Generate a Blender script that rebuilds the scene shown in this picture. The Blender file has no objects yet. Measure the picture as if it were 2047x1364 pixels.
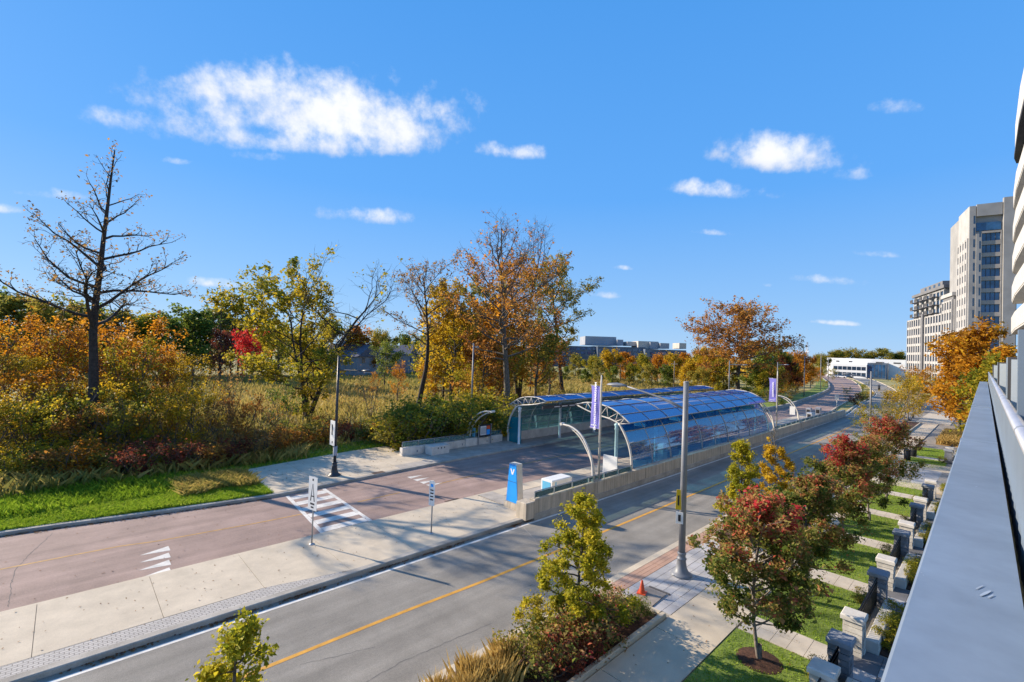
import bpy, math, random
import numpy as np
from mathutils import Matrix, Vector
# ------------------------------------------------------------------ camera
# World frame: X runs along the street, Y to the left across it, Z up (metres). Camera stands at the origin, 9 m up.
F, CX, CY, CAMH = 930.0, 1023.5, 682.0, 9.0
ROLL, PITCH, ROAD = math.radians(1.9), math.radians(1.1), math.radians(43.8)
scene = bpy.context.scene
COL = scene.collection
HEAD = math.pi / 2 - ROAD
fw = Vector((math.cos(HEAD), math.sin(HEAD), 0)); rt = Vector((math.sin(HEAD), -math.cos(HEAD), 0)); up = Vector((0, 0, 1))
fwd = fw * math.cos(PITCH) + up * math.sin(PITCH)
upp = up * math.cos(PITCH) - fw * math.sin(PITCH)
cr = rt * math.cos(ROLL) + upp * math.sin(ROLL)
cu = upp * math.cos(ROLL) - rt * math.sin(ROLL)
cam_d = bpy.data.cameras.new('camera'); cam = bpy.data.objects.new('camera', cam_d); COL.objects.link(cam)
cam_d.sensor_width = 36.0; cam_d.lens = F / 2047.0 * 36.0; cam_d.clip_start = 0.05; cam_d.clip_end = 6000
M = Matrix.Identity(4)
for i in range(3):
    M[i][0], M[i][1], M[i][2] = cr[i], cu[i], -fwd[i]
M[2][3] = CAMH
cam.matrix_world = M
scene.camera = cam

def ray(px, py):
    d = cr * ((px - CX) / F) + cu * ((CY - py) / F) + fwd
    return d
def G(px, py, z=0.0):                       # pixel -> point on the level z
    d = ray(px, py); t = (z - CAMH) / d.z
    return d.x * t, d.y * t
def PX(px, py, X):                          # pixel -> point on a cross plane of the street
    d = ray(px, py); t = X / d.x
    return d.y * t, CAMH + d.z * t
def PY(px, py, Y):                          # pixel -> point on a plane along the street
    d = ray(px, py); t = Y / d.y
    return d.x * t, CAMH + d.z * t
def HT(bx, by, tx, ty, z0=0.0):             # height of an upright thing from its base and top pixels
    d = ray(bx, by); t = (z0 - CAMH) / d.z; depth = t * d.dot(fw)
    e = ray(tx, ty)
    return CAMH + e.z * depth / e.dot(fw) - z0

# ------------------------------------------------------------------ light
SUN_EL = math.radians(24.0)
sdir = Vector((-0.395, 0.919, 0)).normalized()         # towards the sun, on the ground
sun_vec = Vector((sdir.x * math.cos(SUN_EL), sdir.y * math.cos(SUN_EL), math.sin(SUN_EL)))
sl = bpy.data.lights.new('sun', 'SUN'); sl.energy = 4.1; sl.angle = math.radians(0.53); sl.color = (1.0, 0.86, 0.68)
so = bpy.data.objects.new('sun', sl); COL.objects.link(so)
so.rotation_euler = (-sun_vec).to_track_quat('-Z', 'Y').to_euler(); so.location = (-40, 90, 60)
scene.view_settings.view_transform = 'Standard'; scene.view_settings.look = 'None'
scene.view_settings.exposure = 1.03; scene.view_settings.gamma = 1.0; scene.view_settings.use_curve_mapping = False
scene.cycles.use_denoising = True
scene.cycles.max_bounces = 7; scene.cycles.transparent_max_bounces = 12
scene.cycles.caustics_reflective = False; scene.cycles.caustics_refractive = False

world = bpy.data.worlds.new('World'); scene.world = world; world.use_nodes = True
def build_world():
    nt = world.node_tree; nt.nodes.clear(); N = nt.nodes.new; L = nt.links.new
    out = N('ShaderNodeOutputWorld'); bg = N('ShaderNodeBackground'); L(bg.outputs[0], out.inputs[0])
    sky = N('ShaderNodeTexSky'); sky.sky_type = 'NISHITA'; sky.sun_disc = False
    sky.sun_elevation = SUN_EL; sky.sun_rotation = math.atan2(sdir.x, sdir.y)
    sky.altitude = 200; sky.air_density = 1.0; sky.dust_density = 0.2; sky.ozone_density = 1.2
    bg.inputs[1].default_value = 0.12
    hs = N('ShaderNodeHueSaturation'); hs.inputs['Saturation'].default_value = 1.22; hs.inputs['Value'].default_value = 1.0
    L(sky.outputs[0], hs.inputs['Color'])
    hs.inputs['Saturation'].default_value = 1.1
    tc = N('ShaderNodeTexCoord'); sep = N('ShaderNodeSeparateXYZ'); L(tc.outputs['Generated'], sep.inputs[0])
    def m(op, a, b=None, c=None, clamp=False):
        n = N('ShaderNodeMath'); n.operation = op; n.use_clamp = clamp
        for i, v in enumerate((a, b, c)):
            if v is None: continue
            if isinstance(v, (int, float)): n.inputs[i].default_value = v
            else: L(v, n.inputs[i])
        return n.outputs[0]
    # wind-torn warp of the direction, so that the cloud edges are ragged
    nz = N('ShaderNodeTexNoise'); nz.inputs['Scale'].default_value = 9.0; nz.inputs['Detail'].default_value = 9.0; nz.inputs['Roughness'].default_value = 0.62
    L(tc.outputs['Generated'], nz.inputs['Vector'])
    nz2 = N('ShaderNodeTexNoise'); nz2.inputs['Scale'].default_value = 26.0; nz2.inputs['Detail'].default_value = 7.0; nz2.inputs['Roughness'].default_value = 0.6
    L(tc.outputs['Generated'], nz2.inputs['Vector'])
    az = m('ARCTAN2', sep.outputs[1], sep.outputs[0])
    azw = m('WRAP', m('SUBTRACT', az, HEAD), -1.06, 1.06)      # the same cloud field goes on round the sky
    el = m('ARCSINE', sep.outputs[2])
    clouds = [  # pixel centre, half size (px), strength
        (640, 240, 260, 85, 1.0), (500, 190, 130, 55, .95), (800, 262, 120, 62, .95), (620, 288, 260, 42, .8), (385, 245, 70, 45, .6), (240, 240, 75, 36, .55), (1010, 305, 75, 24, .5), (530, 315, 60, 20, .4), (360, 325, 45, 14, .25),
        (1565, 318, 120, 50, .95), (1440, 385, 100, 25, .75), (1690, 350, 60, 30, .5), (1770, 215, 70, 28, .4),
        (728, 435, 75, 25, .75), (105, 390, 90, 20, .5), (430, 568, 60, 16, .45), (510, 572, 40, 13, .4), (1195, 590, 40, 13, .5), (1240, 536, 30, 9, .3),
        (1640, 560, 75, 18, .5), (1545, 572, 30, 9, .3), (1755, 510, 60, 13, .4), (1675, 647, 50, 9, .35), (1430, 467, 55, 11, .3), (15, 420, 40, 16, .4), (1850, 530, 25, 10, .2)]
    dens = None; sh = None
    for (px, py, hx, hy, s) in clouds:
        d = ray(px, py).normalized(); a0 = math.atan2(d.y, d.x) - HEAD; e0 = math.asin(d.z)
        sx = hx / F * math.cos(a0) ** 1.8; sy = hy / F * math.cos(a0) * .74
        dx = m('MULTIPLY', m('ADD', azw, -a0), 1 / sx); tl = math.sin(e0) * math.cos(e0) * math.tan(a0); dy = m('MULTIPLY', m('ADD', m('ADD', el, -e0), m('MULTIPLY', m('ADD', azw, -a0), tl - .033)), 1 / sy)
        dyf = m('MAXIMUM', dy, m('MULTIPLY', dy, -1.7)); q = m('ADD', m('MULTIPLY', dx, dx), m('MULTIPLY', dyf, dyf))
        g = m('SUBTRACT', s, m('MULTIPLY', q, 0.62))
        g = m('MAXIMUM', g, -1.5)
        dens = g if dens is None else m('SMOOTH_MAX', dens, g, 0.25)
        b = m('ADD', m('MULTIPLY', dy, 0.5), m('MULTIPLY', q, -0.35)); sh = b if sh is None else m('SMOOTH_MAX', sh, b, 0.3)
    fb = m('ADD', m('MULTIPLY', m('SUBTRACT', nz.outputs[0], 0.5), 3.2), m('MULTIPLY', m('SUBTRACT', nz2.outputs[0], 0.5), 2.3))
    a = m('ADD', dens, fb)
    mr = N('ShaderNodeMapRange'); mr.interpolation_type = 'SMOOTHSTEP'; mr.inputs['From Min'].default_value = -0.15; mr.inputs['From Max'].default_value = 1.45
    L(a, mr.inputs['Value'])
    alpha = m('MULTIPLY', mr.outputs[0], 0.93)
    cr_ = N('ShaderNodeValToRGB'); L(m('ADD', m('MULTIPLY', sh, 0.55), m('MULTIPLY', nz.outputs[0], 0.9)), cr_.inputs[0])
    cr_.color_ramp.elements[0].position = 0.18; cr_.color_ramp.elements[0].color = (3.15, 3.35, 3.8, 1)
    cr_.color_ramp.elements[1].position = 0.62; cr_.color_ramp.elements[1].color = (4.35, 4.35, 4.4, 1)
    # clear autumn air: deep even azure overhead, paler to the horizon, the same all round
    gr = N('ShaderNodeValToRGB'); L(m('MAXIMUM', m('MULTIPLY', el, 1 / 1.2), 0.0), gr.inputs[0]); ge = gr.color_ramp.elements
    for _ in range(3): ge.new(0.5)
    kk = 1 / (2 ** 0.95 * 0.12) * 1.02
    for e_, (q, c_) in zip(ge, ((0.0, (.33, .56, .87)), (.06, (.255, .50, .87)), (.26, (.108, .38, .89)), (.58, (.066, .31, .80)), (1.0, (.05, .25, .70)))): e_.position = q; e_.color = (c_[0] * kk / 10, c_[1] * kk / 10, c_[2] * kk / 10, 1)
    gm = N('ShaderNodeVectorMath'); gm.operation = 'SCALE'; gm.inputs['Scale'].default_value = 10.0; L(gr.outputs[0], gm.inputs[0])
    sm = N('ShaderNodeMix'); sm.data_type = 'RGBA'; sm.inputs['Factor'].default_value = 0.93; L(hs.outputs[0], sm.inputs[6]); L(gm.outputs[0], sm.inputs[7])
    mx = N('ShaderNodeMix'); mx.data_type = 'RGBA'; L(alpha, mx.inputs['Factor']); L(sm.outputs[2], mx.inputs[6]); L(cr_.outputs[0], mx.inputs[7])
    L(mx.outputs[2], bg.inputs[0])
build_world()

# ------------------------------------------------------------------ helpers
R = random.Random(7)
def tag(o, label=None, cat=None, group=None, kind=None):
    if label: o['label'] = label
    if cat: o['category'] = cat
    if group: o['group'] = group
    if kind: o['kind'] = kind
    return o
def thing(name, loc, label, cat, group=None, rz=0.0):
    o = bpy.data.objects.new(name, None); COL.objects.link(o); o.location = loc; o.rotation_euler = (0, 0, rz); o.empty_display_size = 0.3
    return tag(o, label, cat, group)
def link(name, me, mat=None, parent=None, loc=(0, 0, 0)):
    o = bpy.data.objects.new(name, me); COL.objects.link(o); o.location = loc
    if mat is not None and len(me.materials) == 0: me.materials.append(mat)
    if parent is not None: o.parent = parent
    return o
def np_mesh(name, V, Fq, tone=None, smooth=False):
    V = np.asarray(V, np.float32); Fq = np.asarray(Fq, np.int32); me = bpy.data.meshes.new(name)
    k = Fq.shape[1]; n = Fq.shape[0]
    me.vertices.add(len(V)); me.vertices.foreach_set('co', V.ravel())
    me.loops.add(n * k); me.loops.foreach_set('vertex_index', Fq.ravel())
    me.polygons.add(n); me.polygons.foreach_set('loop_start', np.arange(0, n * k, k, dtype=np.int32))
    if smooth: me.polygons.foreach_set('use_smooth', np.ones(n, bool))
    if tone is not None:
        at = me.attributes.new('tone', 'FLOAT', 'FACE'); at.data.foreach_set('value', np.asarray(tone, np.float32))
    me.update(calc_edges=True)
    return me
class MB:
    def __init__(s): s.v = []; s.f = []; s.sm = []
    def add(s, vs, fs, smooth=False):
        b = len(s.v); s.v += [tuple(p) for p in vs]
        for f in fs: s.f.append(tuple(i + b for i in f)); s.sm.append(smooth)
        return s
    def box(s, x0, x1, y0, y1, z0, z1):
        return s.add([(x0, y0, z0), (x1, y0, z0), (x1, y1, z0), (x0, y1, z0), (x0, y0, z1), (x1, y0, z1), (x1, y1, z1), (x0, y1, z1)],
                     [(0, 3, 2, 1), (4, 5, 6, 7), (0, 1, 5, 4), (1, 2, 6, 5), (2, 3, 7, 6), (3, 0, 4, 7)])
    def rbox(s, c, sx, sy, z0, z1, a, top=1.0):       # box turned about z by a, tapered to the top
        ca, sa = math.cos(a), math.sin(a); vs = []
        for z, k in ((z0, 1.0), (z1, top)):
            for (i, j) in ((-1, -1), (1, -1), (1, 1), (-1, 1)):
                x, y = i * sx / 2 * k, j * sy / 2 * k; vs.append((c[0] + x * ca - y * sa, c[1] + x * sa + y * ca, z))
        return s.add(vs, [(0, 3, 2, 1), (4, 5, 6, 7), (0, 1, 5, 4), (1, 2, 6, 5), (2, 3, 7, 6), (3, 0, 4, 7)])
    def cbox(s, x0, x1, y0, y1, z0, z1, c=0.02):      # box with chamfered top edges
        vs = [(x0, y0, z0), (x1, y0, z0), (x1, y1, z0), (x0, y1, z0), (x0, y0, z1 - c), (x1, y0, z1 - c), (x1, y1, z1 - c), (x0, y1, z1 - c),
              (x0 + c, y0 + c, z1), (x1 - c, y0 + c, z1), (x1 - c, y1 - c, z1), (x0 + c, y1 - c, z1)]
        fs = [(0, 3, 2, 1), (8, 9, 10, 11)]
        for i in range(4):
            j = (i + 1) % 4; fs += [(i, j, j + 4, i + 4), (i + 4, j + 4, j + 8, i + 8)]
        return s.add(vs, fs)
    def prism(s, poly, z0, z1):
        n = len(poly); a = sum(poly[i][0] * poly[(i + 1) % n][1] - poly[(i + 1) % n][0] * poly[i][1] for i in range(n))
        if a < 0: poly = poly[::-1]
        vs = [(x, y, z0) for x, y in poly] + [(x, y, z1) for x, y in poly]
        return s.add(vs, [tuple(range(n - 1, -1, -1)), tuple(range(n, 2 * n))] + [(i, (i + 1) % n, n + (i + 1) % n, n + i) for i in range(n)])
    def sheet(s, poly, z):
        n = len(poly); a = sum(poly[i][0] * poly[(i + 1) % n][1] - poly[(i + 1) % n][0] * poly[i][1] for i in range(n))
        if a < 0: poly = poly[::-1]
        return s.add([(x, y, z) for x, y in poly], [tuple(range(n))])
    def tube(s, pts, rad, n=8, cap=True, smooth=True):
        P = [Vector(p) for p in pts]; r = rad if isinstance(rad, (list, tuple)) else [rad] * len(P); b = len(s.v)
        prev = None
        for i, p in enumerate(P):
            t = (P[min(i + 1, len(P) - 1)] - P[max(i - 1, 0)]).normalized()
            if prev is None:
                u = t.orthogonal().normalized()
            else:
                u = (prev - t * prev.dot(t)); u = u.normalized() if u.length > 1e-6 else t.orthogonal().normalized()
            prev = u; w = t.cross(u)
            for k in range(n):
                a = 2 * math.pi * k / n; s.v.append(tuple(p + (u * math.cos(a) + w * math.sin(a)) * r[i]))
        for i in range(len(P) - 1):
            for k in range(n):
                k2 = (k + 1) % n; s.f.append((b + i * n + k, b + i * n + k2, b + (i + 1) * n + k2, b + (i + 1) * n + k)); s.sm.append(smooth)
        if cap:
            s.f.append(tuple(b + k for k in range(n - 1, -1, -1))); s.sm.append(False)
            e = b + (len(P) - 1) * n; s.f.append(tuple(e + k for k in range(n))); s.sm.append(False)
        return s
    def lathe(s, prof, c=(0, 0, 0), n=16):
        b = len(s.v)
        for (r, z) in prof:
            for k in range(n):
                a = 2 * math.pi * k / n; s.v.append((c[0] + r * math.cos(a), c[1] + r * math.sin(a), c[2] + z))
        for i in range(len(prof) - 1):
            for k in range(n):
                k2 = (k + 1) % n; s.f.append((b + i * n + k, b + i * n + k2, b + (i + 1) * n + k2, b + (i + 1) * n + k)); s.sm.append(True)
        e = b + (len(prof) - 1) * n; s.f.append(tuple(e + k for k in range(n))); s.sm.append(False)
        return s
    def build(s, name, mat, parent=None, off=None, smooth=None):
        # vertices are given in world metres; a parent Empty (unrotated) is taken off so that the mesh hangs on it
        o3 = (0, 0, 0)
        if parent is not None and off is None:
            p = parent; o3 = [0, 0, 0]
            while p is not None: o3 = [o3[i] + p.location[i] for i in range(3)]; p = p.parent
        elif off is not None: o3 = off
        me = bpy.data.meshes.new(name)
        me.from_pydata([(x - o3[0], y - o3[1], z - o3[2]) for x, y, z in s.v], [], s.f)
        me.polygons.foreach_set('use_smooth', s.sm if smooth is None else [smooth] * len(s.f))
        me.update()
        return link(name, me, mat, parent)
def struct(name, mb, mat, parent=None):
    o = mb.build(name, mat, parent)
    if parent is None: o['kind'] = 'structure'
    return o
def arc(pts, n=6):                           # Catmull-Rom through a few points
    P = [Vector(p) for p in pts]; P = [2 * P[0] - P[1]] + P + [2 * P[-1] - P[-2]]; out = []
    for i in range(1, len(P) - 2):
        for k in range(n):
            t = k / n; a, b, c, d = P[i - 1], P[i], P[i + 1], P[i + 2]
            out.append(0.5 * ((2 * b) + (c - a) * t + (2 * a - 5 * b + 4 * c - d) * t * t + (3 * b - a - 3 * c + d) * t ** 3))
    out.append(P[-2]); return [tuple(p) for p in out]
def interp(poly, X):
    for (a, b) in zip(poly, poly[1:]):
        if a[0] <= X <= b[0]: return a[1] + (b[1] - a[1]) * (X - a[0]) / (b[0] - a[0])
    return poly[0][1] if X < poly[0][0] else poly[-1][1]
def smoothline(poly, step=4.0):
    pts = arc([(x, y, 0) for x, y in poly], 8); return [(p[0], p[1]) for p in pts]
# ------------------------------------------------------------------ materials
def mat(name, col, rough=0.7, var=0.12, scale=3.0, bump=0.0, bscale=60.0, metal=0.0, spec=0.4, col2=None, fine=0.0, fscale=90.0, stain=0.0, streak=0.0, vstreak=0.0):
    m = bpy.data.materials.new(name); m.use_nodes = True; nt = m.node_tree; N = nt.nodes.new; L = nt.links.new
    b = nt.nodes['Principled BSDF']; b.inputs['Roughness'].default_value = rough; b.inputs['Metallic'].default_value = metal
    b.inputs['Specular IOR Level'].default_value = spec
    tc = N('ShaderNodeTexCoord'); n1 = N('ShaderNodeTexNoise'); n1.inputs['Scale'].default_value = scale; n1.inputs['Detail'].default_value = 6; n1.inputs['Roughness'].default_value = 0.6
    L(tc.outputs['Object'], n1.inputs['Vector'])
    c2 = col2 if col2 else tuple(max(0, c * (1 - 2.2 * var)) for c in col); c1 = tuple(min(1, c * (1 + var)) for c in col) if not col2 else col
    rp = N('ShaderNodeValToRGB'); rp.color_ramp.elements[0].position = 0.32; rp.color_ramp.elements[1].position = 0.66
    rp.color_ramp.elements[0].color = (*c2, 1); rp.color_ramp.elements[1].color = (*c1, 1); L(n1.outputs[0], rp.inputs[0])
    c = rp.outputs[0]
    if fine > 0:
        n2 = N('ShaderNodeTexNoise'); n2.inputs['Scale'].default_value = fscale; n2.inputs['Detail'].default_value = 3; L(tc.outputs['Object'], n2.inputs['Vector'])
        mr = N('ShaderNodeMapRange'); mr.inputs['From Min'].default_value = 0.3; mr.inputs['From Max'].default_value = 0.7; mr.inputs['To Min'].default_value = 1 - fine; mr.inputs['To Max'].default_value = 1 + fine
        L(n2.outputs[0], mr.inputs['Value'])
        mm = N('ShaderNodeMix'); mm.data_type = 'RGBA'; mm.blend_type = 'MULTIPLY'; mm.inputs['Factor'].default_value = 1; L(c, mm.inputs[6]); L(mr.outputs[0], mm.inputs[7]); c = mm.outputs[2]
    if stain > 0:
        n3 = N('ShaderNodeTexNoise'); n3.inputs['Scale'].default_value = 0.35; n3.inputs['Detail'].default_value = 8; n3.inputs['Roughness'].default_value = 0.7; L(tc.outputs['Object'], n3.inputs['Vector'])
        mr = N('ShaderNodeMapRange'); mr.inputs['From Min'].default_value = 0.42; mr.inputs['From Max'].default_value = 0.72; mr.inputs['To Min'].default_value = 1; mr.inputs['To Max'].default_value = 1 - stain
        L(n3.outputs[0], mr.inputs['Value'])
        mm = N('ShaderNodeMix'); mm.data_type = 'RGBA'; mm.blend_type = 'MULTIPLY'; mm.inputs['Factor'].default_value = 1; L(c, mm.inputs[6]); L(mr.outputs[0], mm.inputs[7]); c = mm.outputs[2]
    if vstreak > 0:
        mp = N('ShaderNodeMapping'); mp.inputs['Scale'].default_value = (2.6, 2.6, 0.12); L(tc.outputs['Object'], mp.inputs['Vector'])
        n4 = N('ShaderNodeTexNoise'); n4.inputs['Scale'].default_value = 1.6; n4.inputs['Detail'].default_value = 6; n4.inputs['Roughness'].default_value = .7; L(mp.outputs[0], n4.inputs['Vector'])
        mr = N('ShaderNodeMapRange'); mr.inputs['From Min'].default_value = 0.42; mr.inputs['From Max'].default_value = 0.68; mr.inputs['To Min'].default_value = 1.04; mr.inputs['To Max'].default_value = 1 - vstreak
        L(n4.outputs[0], mr.inputs['Value'])
        mm = N('ShaderNodeMix'); mm.data_type = 'RGBA'; mm.blend_type = 'MULTIPLY'; mm.inputs['Factor'].default_value = 1; L(c, mm.inputs[6]); L(mr.outputs[0], mm.inputs[7]); c = mm.outputs[2]
    if streak > 0:
        mp = N('ShaderNodeMapping'); mp.inputs['Scale'].default_value = (0.035, 1.3, 1); L(tc.outputs['Object'], mp.inputs['Vector'])
        n4 = N('ShaderNodeTexNoise'); n4.inputs['Scale'].default_value = 1.0; n4.inputs['Detail'].default_value = 5; L(mp.outputs[0], n4.inputs['Vector'])
        mr = N('ShaderNodeMapRange'); mr.inputs['From Min'].default_value = 0.35; mr.inputs['From Max'].default_value = 0.65; mr.inputs['To Min'].default_value = 1 - streak; mr.inputs['To Max'].default_value = 1 + streak * .6
        L(n4.outputs[0], mr.inputs['Value'])
        mm = N('ShaderNodeMix'); mm.data_type = 'RGBA'; mm.blend_type = 'MULTIPLY'; mm.inputs['Factor'].default_value = 1; L(c, mm.inputs[6]); L(mr.outputs[0], mm.inputs[7]); c = mm.outputs[2]
        n5 = N('ShaderNodeTexNoise'); n5.inputs['Scale'].default_value = 14; n5.inputs['Detail'].default_value = 6; n5.inputs['Roughness'].default_value = .8; L(tc.outputs['Object'], n5.inputs['Vector'])
        mr = N('ShaderNodeMapRange'); mr.inputs['From Min'].default_value = 0.3; mr.inputs['From Max'].default_value = 0.7; mr.inputs['To Min'].default_value = .82; mr.inputs['To Max'].default_value = 1.16
        L(n5.outputs[0], mr.inputs['Value'])
        mm = N('ShaderNodeMix'); mm.data_type = 'RGBA'; mm.blend_type = 'MULTIPLY'; mm.inputs['Factor'].default_value = 1; L(c, mm.inputs[6]); L(mr.outputs[0], mm.inputs[7]); c = mm.outputs[2]
    L(c, b.inputs['Base Color'])
    if bump > 0:
        nb = N('ShaderNodeTexNoise'); nb.inputs['Scale'].default_value = bscale; nb.inputs['Detail'].default_value = 4; L(tc.outputs['Object'], nb.inputs['Vector'])
        bp = N('ShaderNodeBump'); bp.inputs['Strength'].default_value = bump; bp.inputs['Distance'].default_value = 0.02; L(nb.outputs[0], bp.inputs['Height']); L(bp.outputs[0], b.inputs['Normal'])
    return m
def leafmat(name, cols, trans=0.55, rough=0.6):
    m = bpy.data.materials.new(name); m.use_nodes = True; nt = m.node_tree; N = nt.nodes.new; L = nt.links.new; nt.nodes.clear()
    out = N('ShaderNodeOutputMaterial'); at = N('ShaderNodeAttribute'); at.attribute_name = 'tone'; rp = N('ShaderNodeValToRGB')
    el = rp.color_ramp.elements
    while len(el) < len(cols): el.new(0.5)
    for i, c in enumerate(cols): el[i].position = i / (len(cols) - 1); el[i].color = (*c, 1)
    L(at.outputs['Fac'], rp.inputs[0])
    d = N('ShaderNodeBsdfPrincipled'); d.inputs['Roughness'].default_value = rough; d.inputs['Specular IOR Level'].default_value = 0.25; t = N('ShaderNodeBsdfTranslucent')
    mx = N('ShaderNodeMixShader'); mx.inputs[0].default_value = trans
    L(rp.outputs[0], d.inputs['Base Color']); L(rp.outputs[0], t.inputs['Color']); L(d.outputs[0], mx.inputs[1]); L(t.outputs[0], mx.inputs[2]); L(mx.outputs[0], out.inputs[0])
    return m
def glassmat(name, tint, refl=1.0, body=None, bodyfac=0.0, rough=0.01):
    m = bpy.data.materials.new(name); m.use_nodes = True; nt = m.node_tree; N = nt.nodes.new; L = nt.links.new; nt.nodes.clear()
    out = N('ShaderNodeOutputMaterial'); tr = N('ShaderNodeBsdfTransparent'); tr.inputs[0].default_value = (*tint, 1)
    gl = N('ShaderNodeBsdfGlossy'); gl.inputs['Roughness'].default_value = rough; gl.inputs['Color'].default_value = (0.9, 0.95, 1, 1)
    fr = N('ShaderNodeFresnel'); fr.inputs[0].default_value = 1.55; mm = N('ShaderNodeMath'); mm.operation = 'MULTIPLY'; mm.inputs[1].default_value = refl; mm.use_clamp = True; L(fr.outputs[0], mm.inputs[0])
    base = tr
    if body:
        df = N('ShaderNodeBsdfDiffuse'); df.inputs[0].default_value = (*body, 1); mb = N('ShaderNodeMixShader'); mb.inputs[0].default_value = bodyfac; L(tr.outputs[0], mb.inputs[1]); L(df.outputs[0], mb.inputs[2]); base = mb
    mx = N('ShaderNodeMixShader'); L(mm.outputs[0], mx.inputs[0]); L(base.outputs[0], mx.inputs[1]); L(gl.outputs[0], mx.inputs[2]); L(mx.outputs[0], out.inputs[0])
    return m
A = {}
A['asphalt'] = mat('asphalt_grey', (0.282, 0.258, 0.220), 0.85, 0.08, 0.6, 0.35, 220, fine=0.3, fscale=60, stain=0.18, streak=0.2)
A['redasphalt'] = mat('asphalt_red', (0.365, 0.255, 0.212), 0.85, 0.08, 0.5, 0.35, 220, fine=0.3, fscale=60, stain=0.22, streak=0.18)
A['concrete'] = mat('concrete_light', (0.60, 0.505, 0.375), 0.85, 0.06, 1.2, 0.2, 120, fine=0.07, fscale=40, stain=0.12)
A['concrete_grey'] = mat('concrete_grey', (0.43, 0.385, 0.33), 0.85, 0.10, 1.5, 0.25, 90, fine=0.1, fscale=40, stain=0.25)
A['kerb'] = mat('kerb_concrete', (0.45, 0.41, 0.35), 0.85, 0.12, 1.0, 0.3, 60, fine=0.12, fscale=30, stain=0.35)
A['wallconc'] = mat('wall_concrete', (0.62, 0.53, 0.41), 0.85, 0.10, 1.4, 0.25, 60, fine=0.06, fscale=25, stain=0.25, vstreak=0.4)
A['whiteconc'] = mat('white_concrete', (0.70, 0.67, 0.62), 0.8, 0.08, 2.0, 0.15, 60, stain=0.2)
A['paint_w'] = mat('road_paint_white', (0.74, 0.70, 0.63), 0.7, 0.10, 3.0, fine=0.1, fscale=50, stain=0.25)
A['paint_y'] = mat('road_paint_yellow', (0.68, 0.34, 0.05), 0.7, 0.10, 3.0, fine=0.1, fscale=50, stain=0.2)
A['paint_y2'] = mat('road_paint_yellow_worn', (0.52, 0.29, 0.09), 0.7, 0.15, 3.0, fine=0.15, fscale=50, stain=0.3)
A['crack'] = mat('crack_dark', (0.14, 0.13, 0.12), 0.9)
A['pave'] = mat('paver_grey', (0.50, 0.48, 0.46), 0.85, 0.12, 0.9, 0.2, 90, fine=0.08)
A['pave2'] = mat('paver_grey_dark', (0.42, 0.41, 0.41), 0.85, 0.12, 0.9, 0.2, 90, fine=0.08)
A['pave_pink'] = mat('paver_pink', (0.50, 0.31, 0.22), 0.85, 0.12, 0.9, 0.2, 90, fine=0.1)
A['pave_dark'] = mat('patio_slab', (0.16, 0.16, 0.17), 0.85, 0.12, 0.9, 0.2, 90, fine=0.1)
A['tan_slab'] = mat('path_slab', (0.55, 0.49, 0.41), 0.85, 0.1, 1.2, 0.2, 90, fine=0.08)
A['joint'] = mat('joint_sand', (0.30, 0.27, 0.23), 0.95)
A['soil'] = mat('soil_mulch', (0.085, 0.04, 0.025), 0.95, 0.3, 12, 0.8, 40)
A['lawn'] = mat('lawn_soil', (0.20, 0.26, 0.05), 0.95, 0.3, 2.0, 0.3, 40, col2=(0.13, 0.19, 0.03))
A['field'] = mat('field_ground', (0.42, 0.34, 0.14), 0.95, 0.3, 0.12, 0.6, 8, col2=(0.20, 0.20, 0.05), fine=0.3, fscale=2.5)
A['rough'] = mat('rough_ground', (0.12, 0.10, 0.035), 0.95, 0.3, 0.5, 0.8, 6, col2=(0.05, 0.05, 0.02), fine=0.3, fscale=6)
A['steel'] = mat('galvanised_steel', (0.40, 0.42, 0.44), 0.45, 0.08, 4, metal=0.6)
A['pole'] = mat('grey_pole_paint', (0.20, 0.21, 0.23), 0.5, 0.07, 3, metal=0.1, spec=0.5)
A['darkpole'] = mat('dark_pole_paint', (0.035, 0.04, 0.05), 0.4, 0.1, 3)
A['black'] = mat('black_iron', (0.015, 0.016, 0.02), 0.4, 0.1, 3)
A['white'] = mat('white_enamel', (0.78, 0.78, 0.76), 0.45, 0.03, 2)
A['cream'] = mat('cream_steel', (0.66, 0.62, 0.55), 0.45, 0.06, 3)
A['teal'] = mat('teal_column', (0.36, 0.55, 0.58), 0.35, 0.06, 2)
A['greymetal'] = mat('shelter_metal', (0.34, 0.35, 0.37), 0.4, 0.06, 4, metal=0.4)
A['bluebrand'] = mat('blue_sign_panel', (0.02, 0.34, 0.92), 0.35, 0.03, 2)
A['cyan'] = mat('cyan_panel', (0.14, 0.48, 0.72), 0.4, 0.05, 2)
A['purple'] = mat('purple_banner', (0.17, 0.16, 0.52), 0.8, 0.06, 4)
A['textwhite'] = mat('white_print', (0.8, 0.8, 0.82), 0.8, 0.02)
A['ink'] = mat('black_print', (0.03, 0.03, 0.035), 0.8, 0.05)
A['bluecanopy'] = glassmat('canopy_glass_blue', (0.05, 0.22, 0.50), 0.32, (0.008, 0.14, 0.52), 0.72)
A['blueglass'] = glassmat('shelter_glass_blue', (0.12, 0.42, 0.68), 0.25, (0.008, 0.19, 0.56), 0.40)
A['tealglass'] = glassmat('shelter_glass_teal', (0.26, 0.55, 0.60), 0.4, (0.035, 0.33, 0.42), 0.45)
A['railglass'] = glassmat('rail_glass', (0.72, 0.88, 0.86), 1.2, (0.35, 0.62, 0.62), 0.25)
A['window'] = mat('window_glass_dark', (0.02, 0.045, 0.09), 0.06, 0.2, 0.8, spec=0.9)
A['windowblue'] = mat('window_glass_blue', (0.03, 0.10, 0.22), 0.06, 0.35, 0.25, spec=0.9)
A['tower'] = mat('tower_precast', (0.32, 0.315, 0.31), 0.85, 0.08, 0.3)
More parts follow.
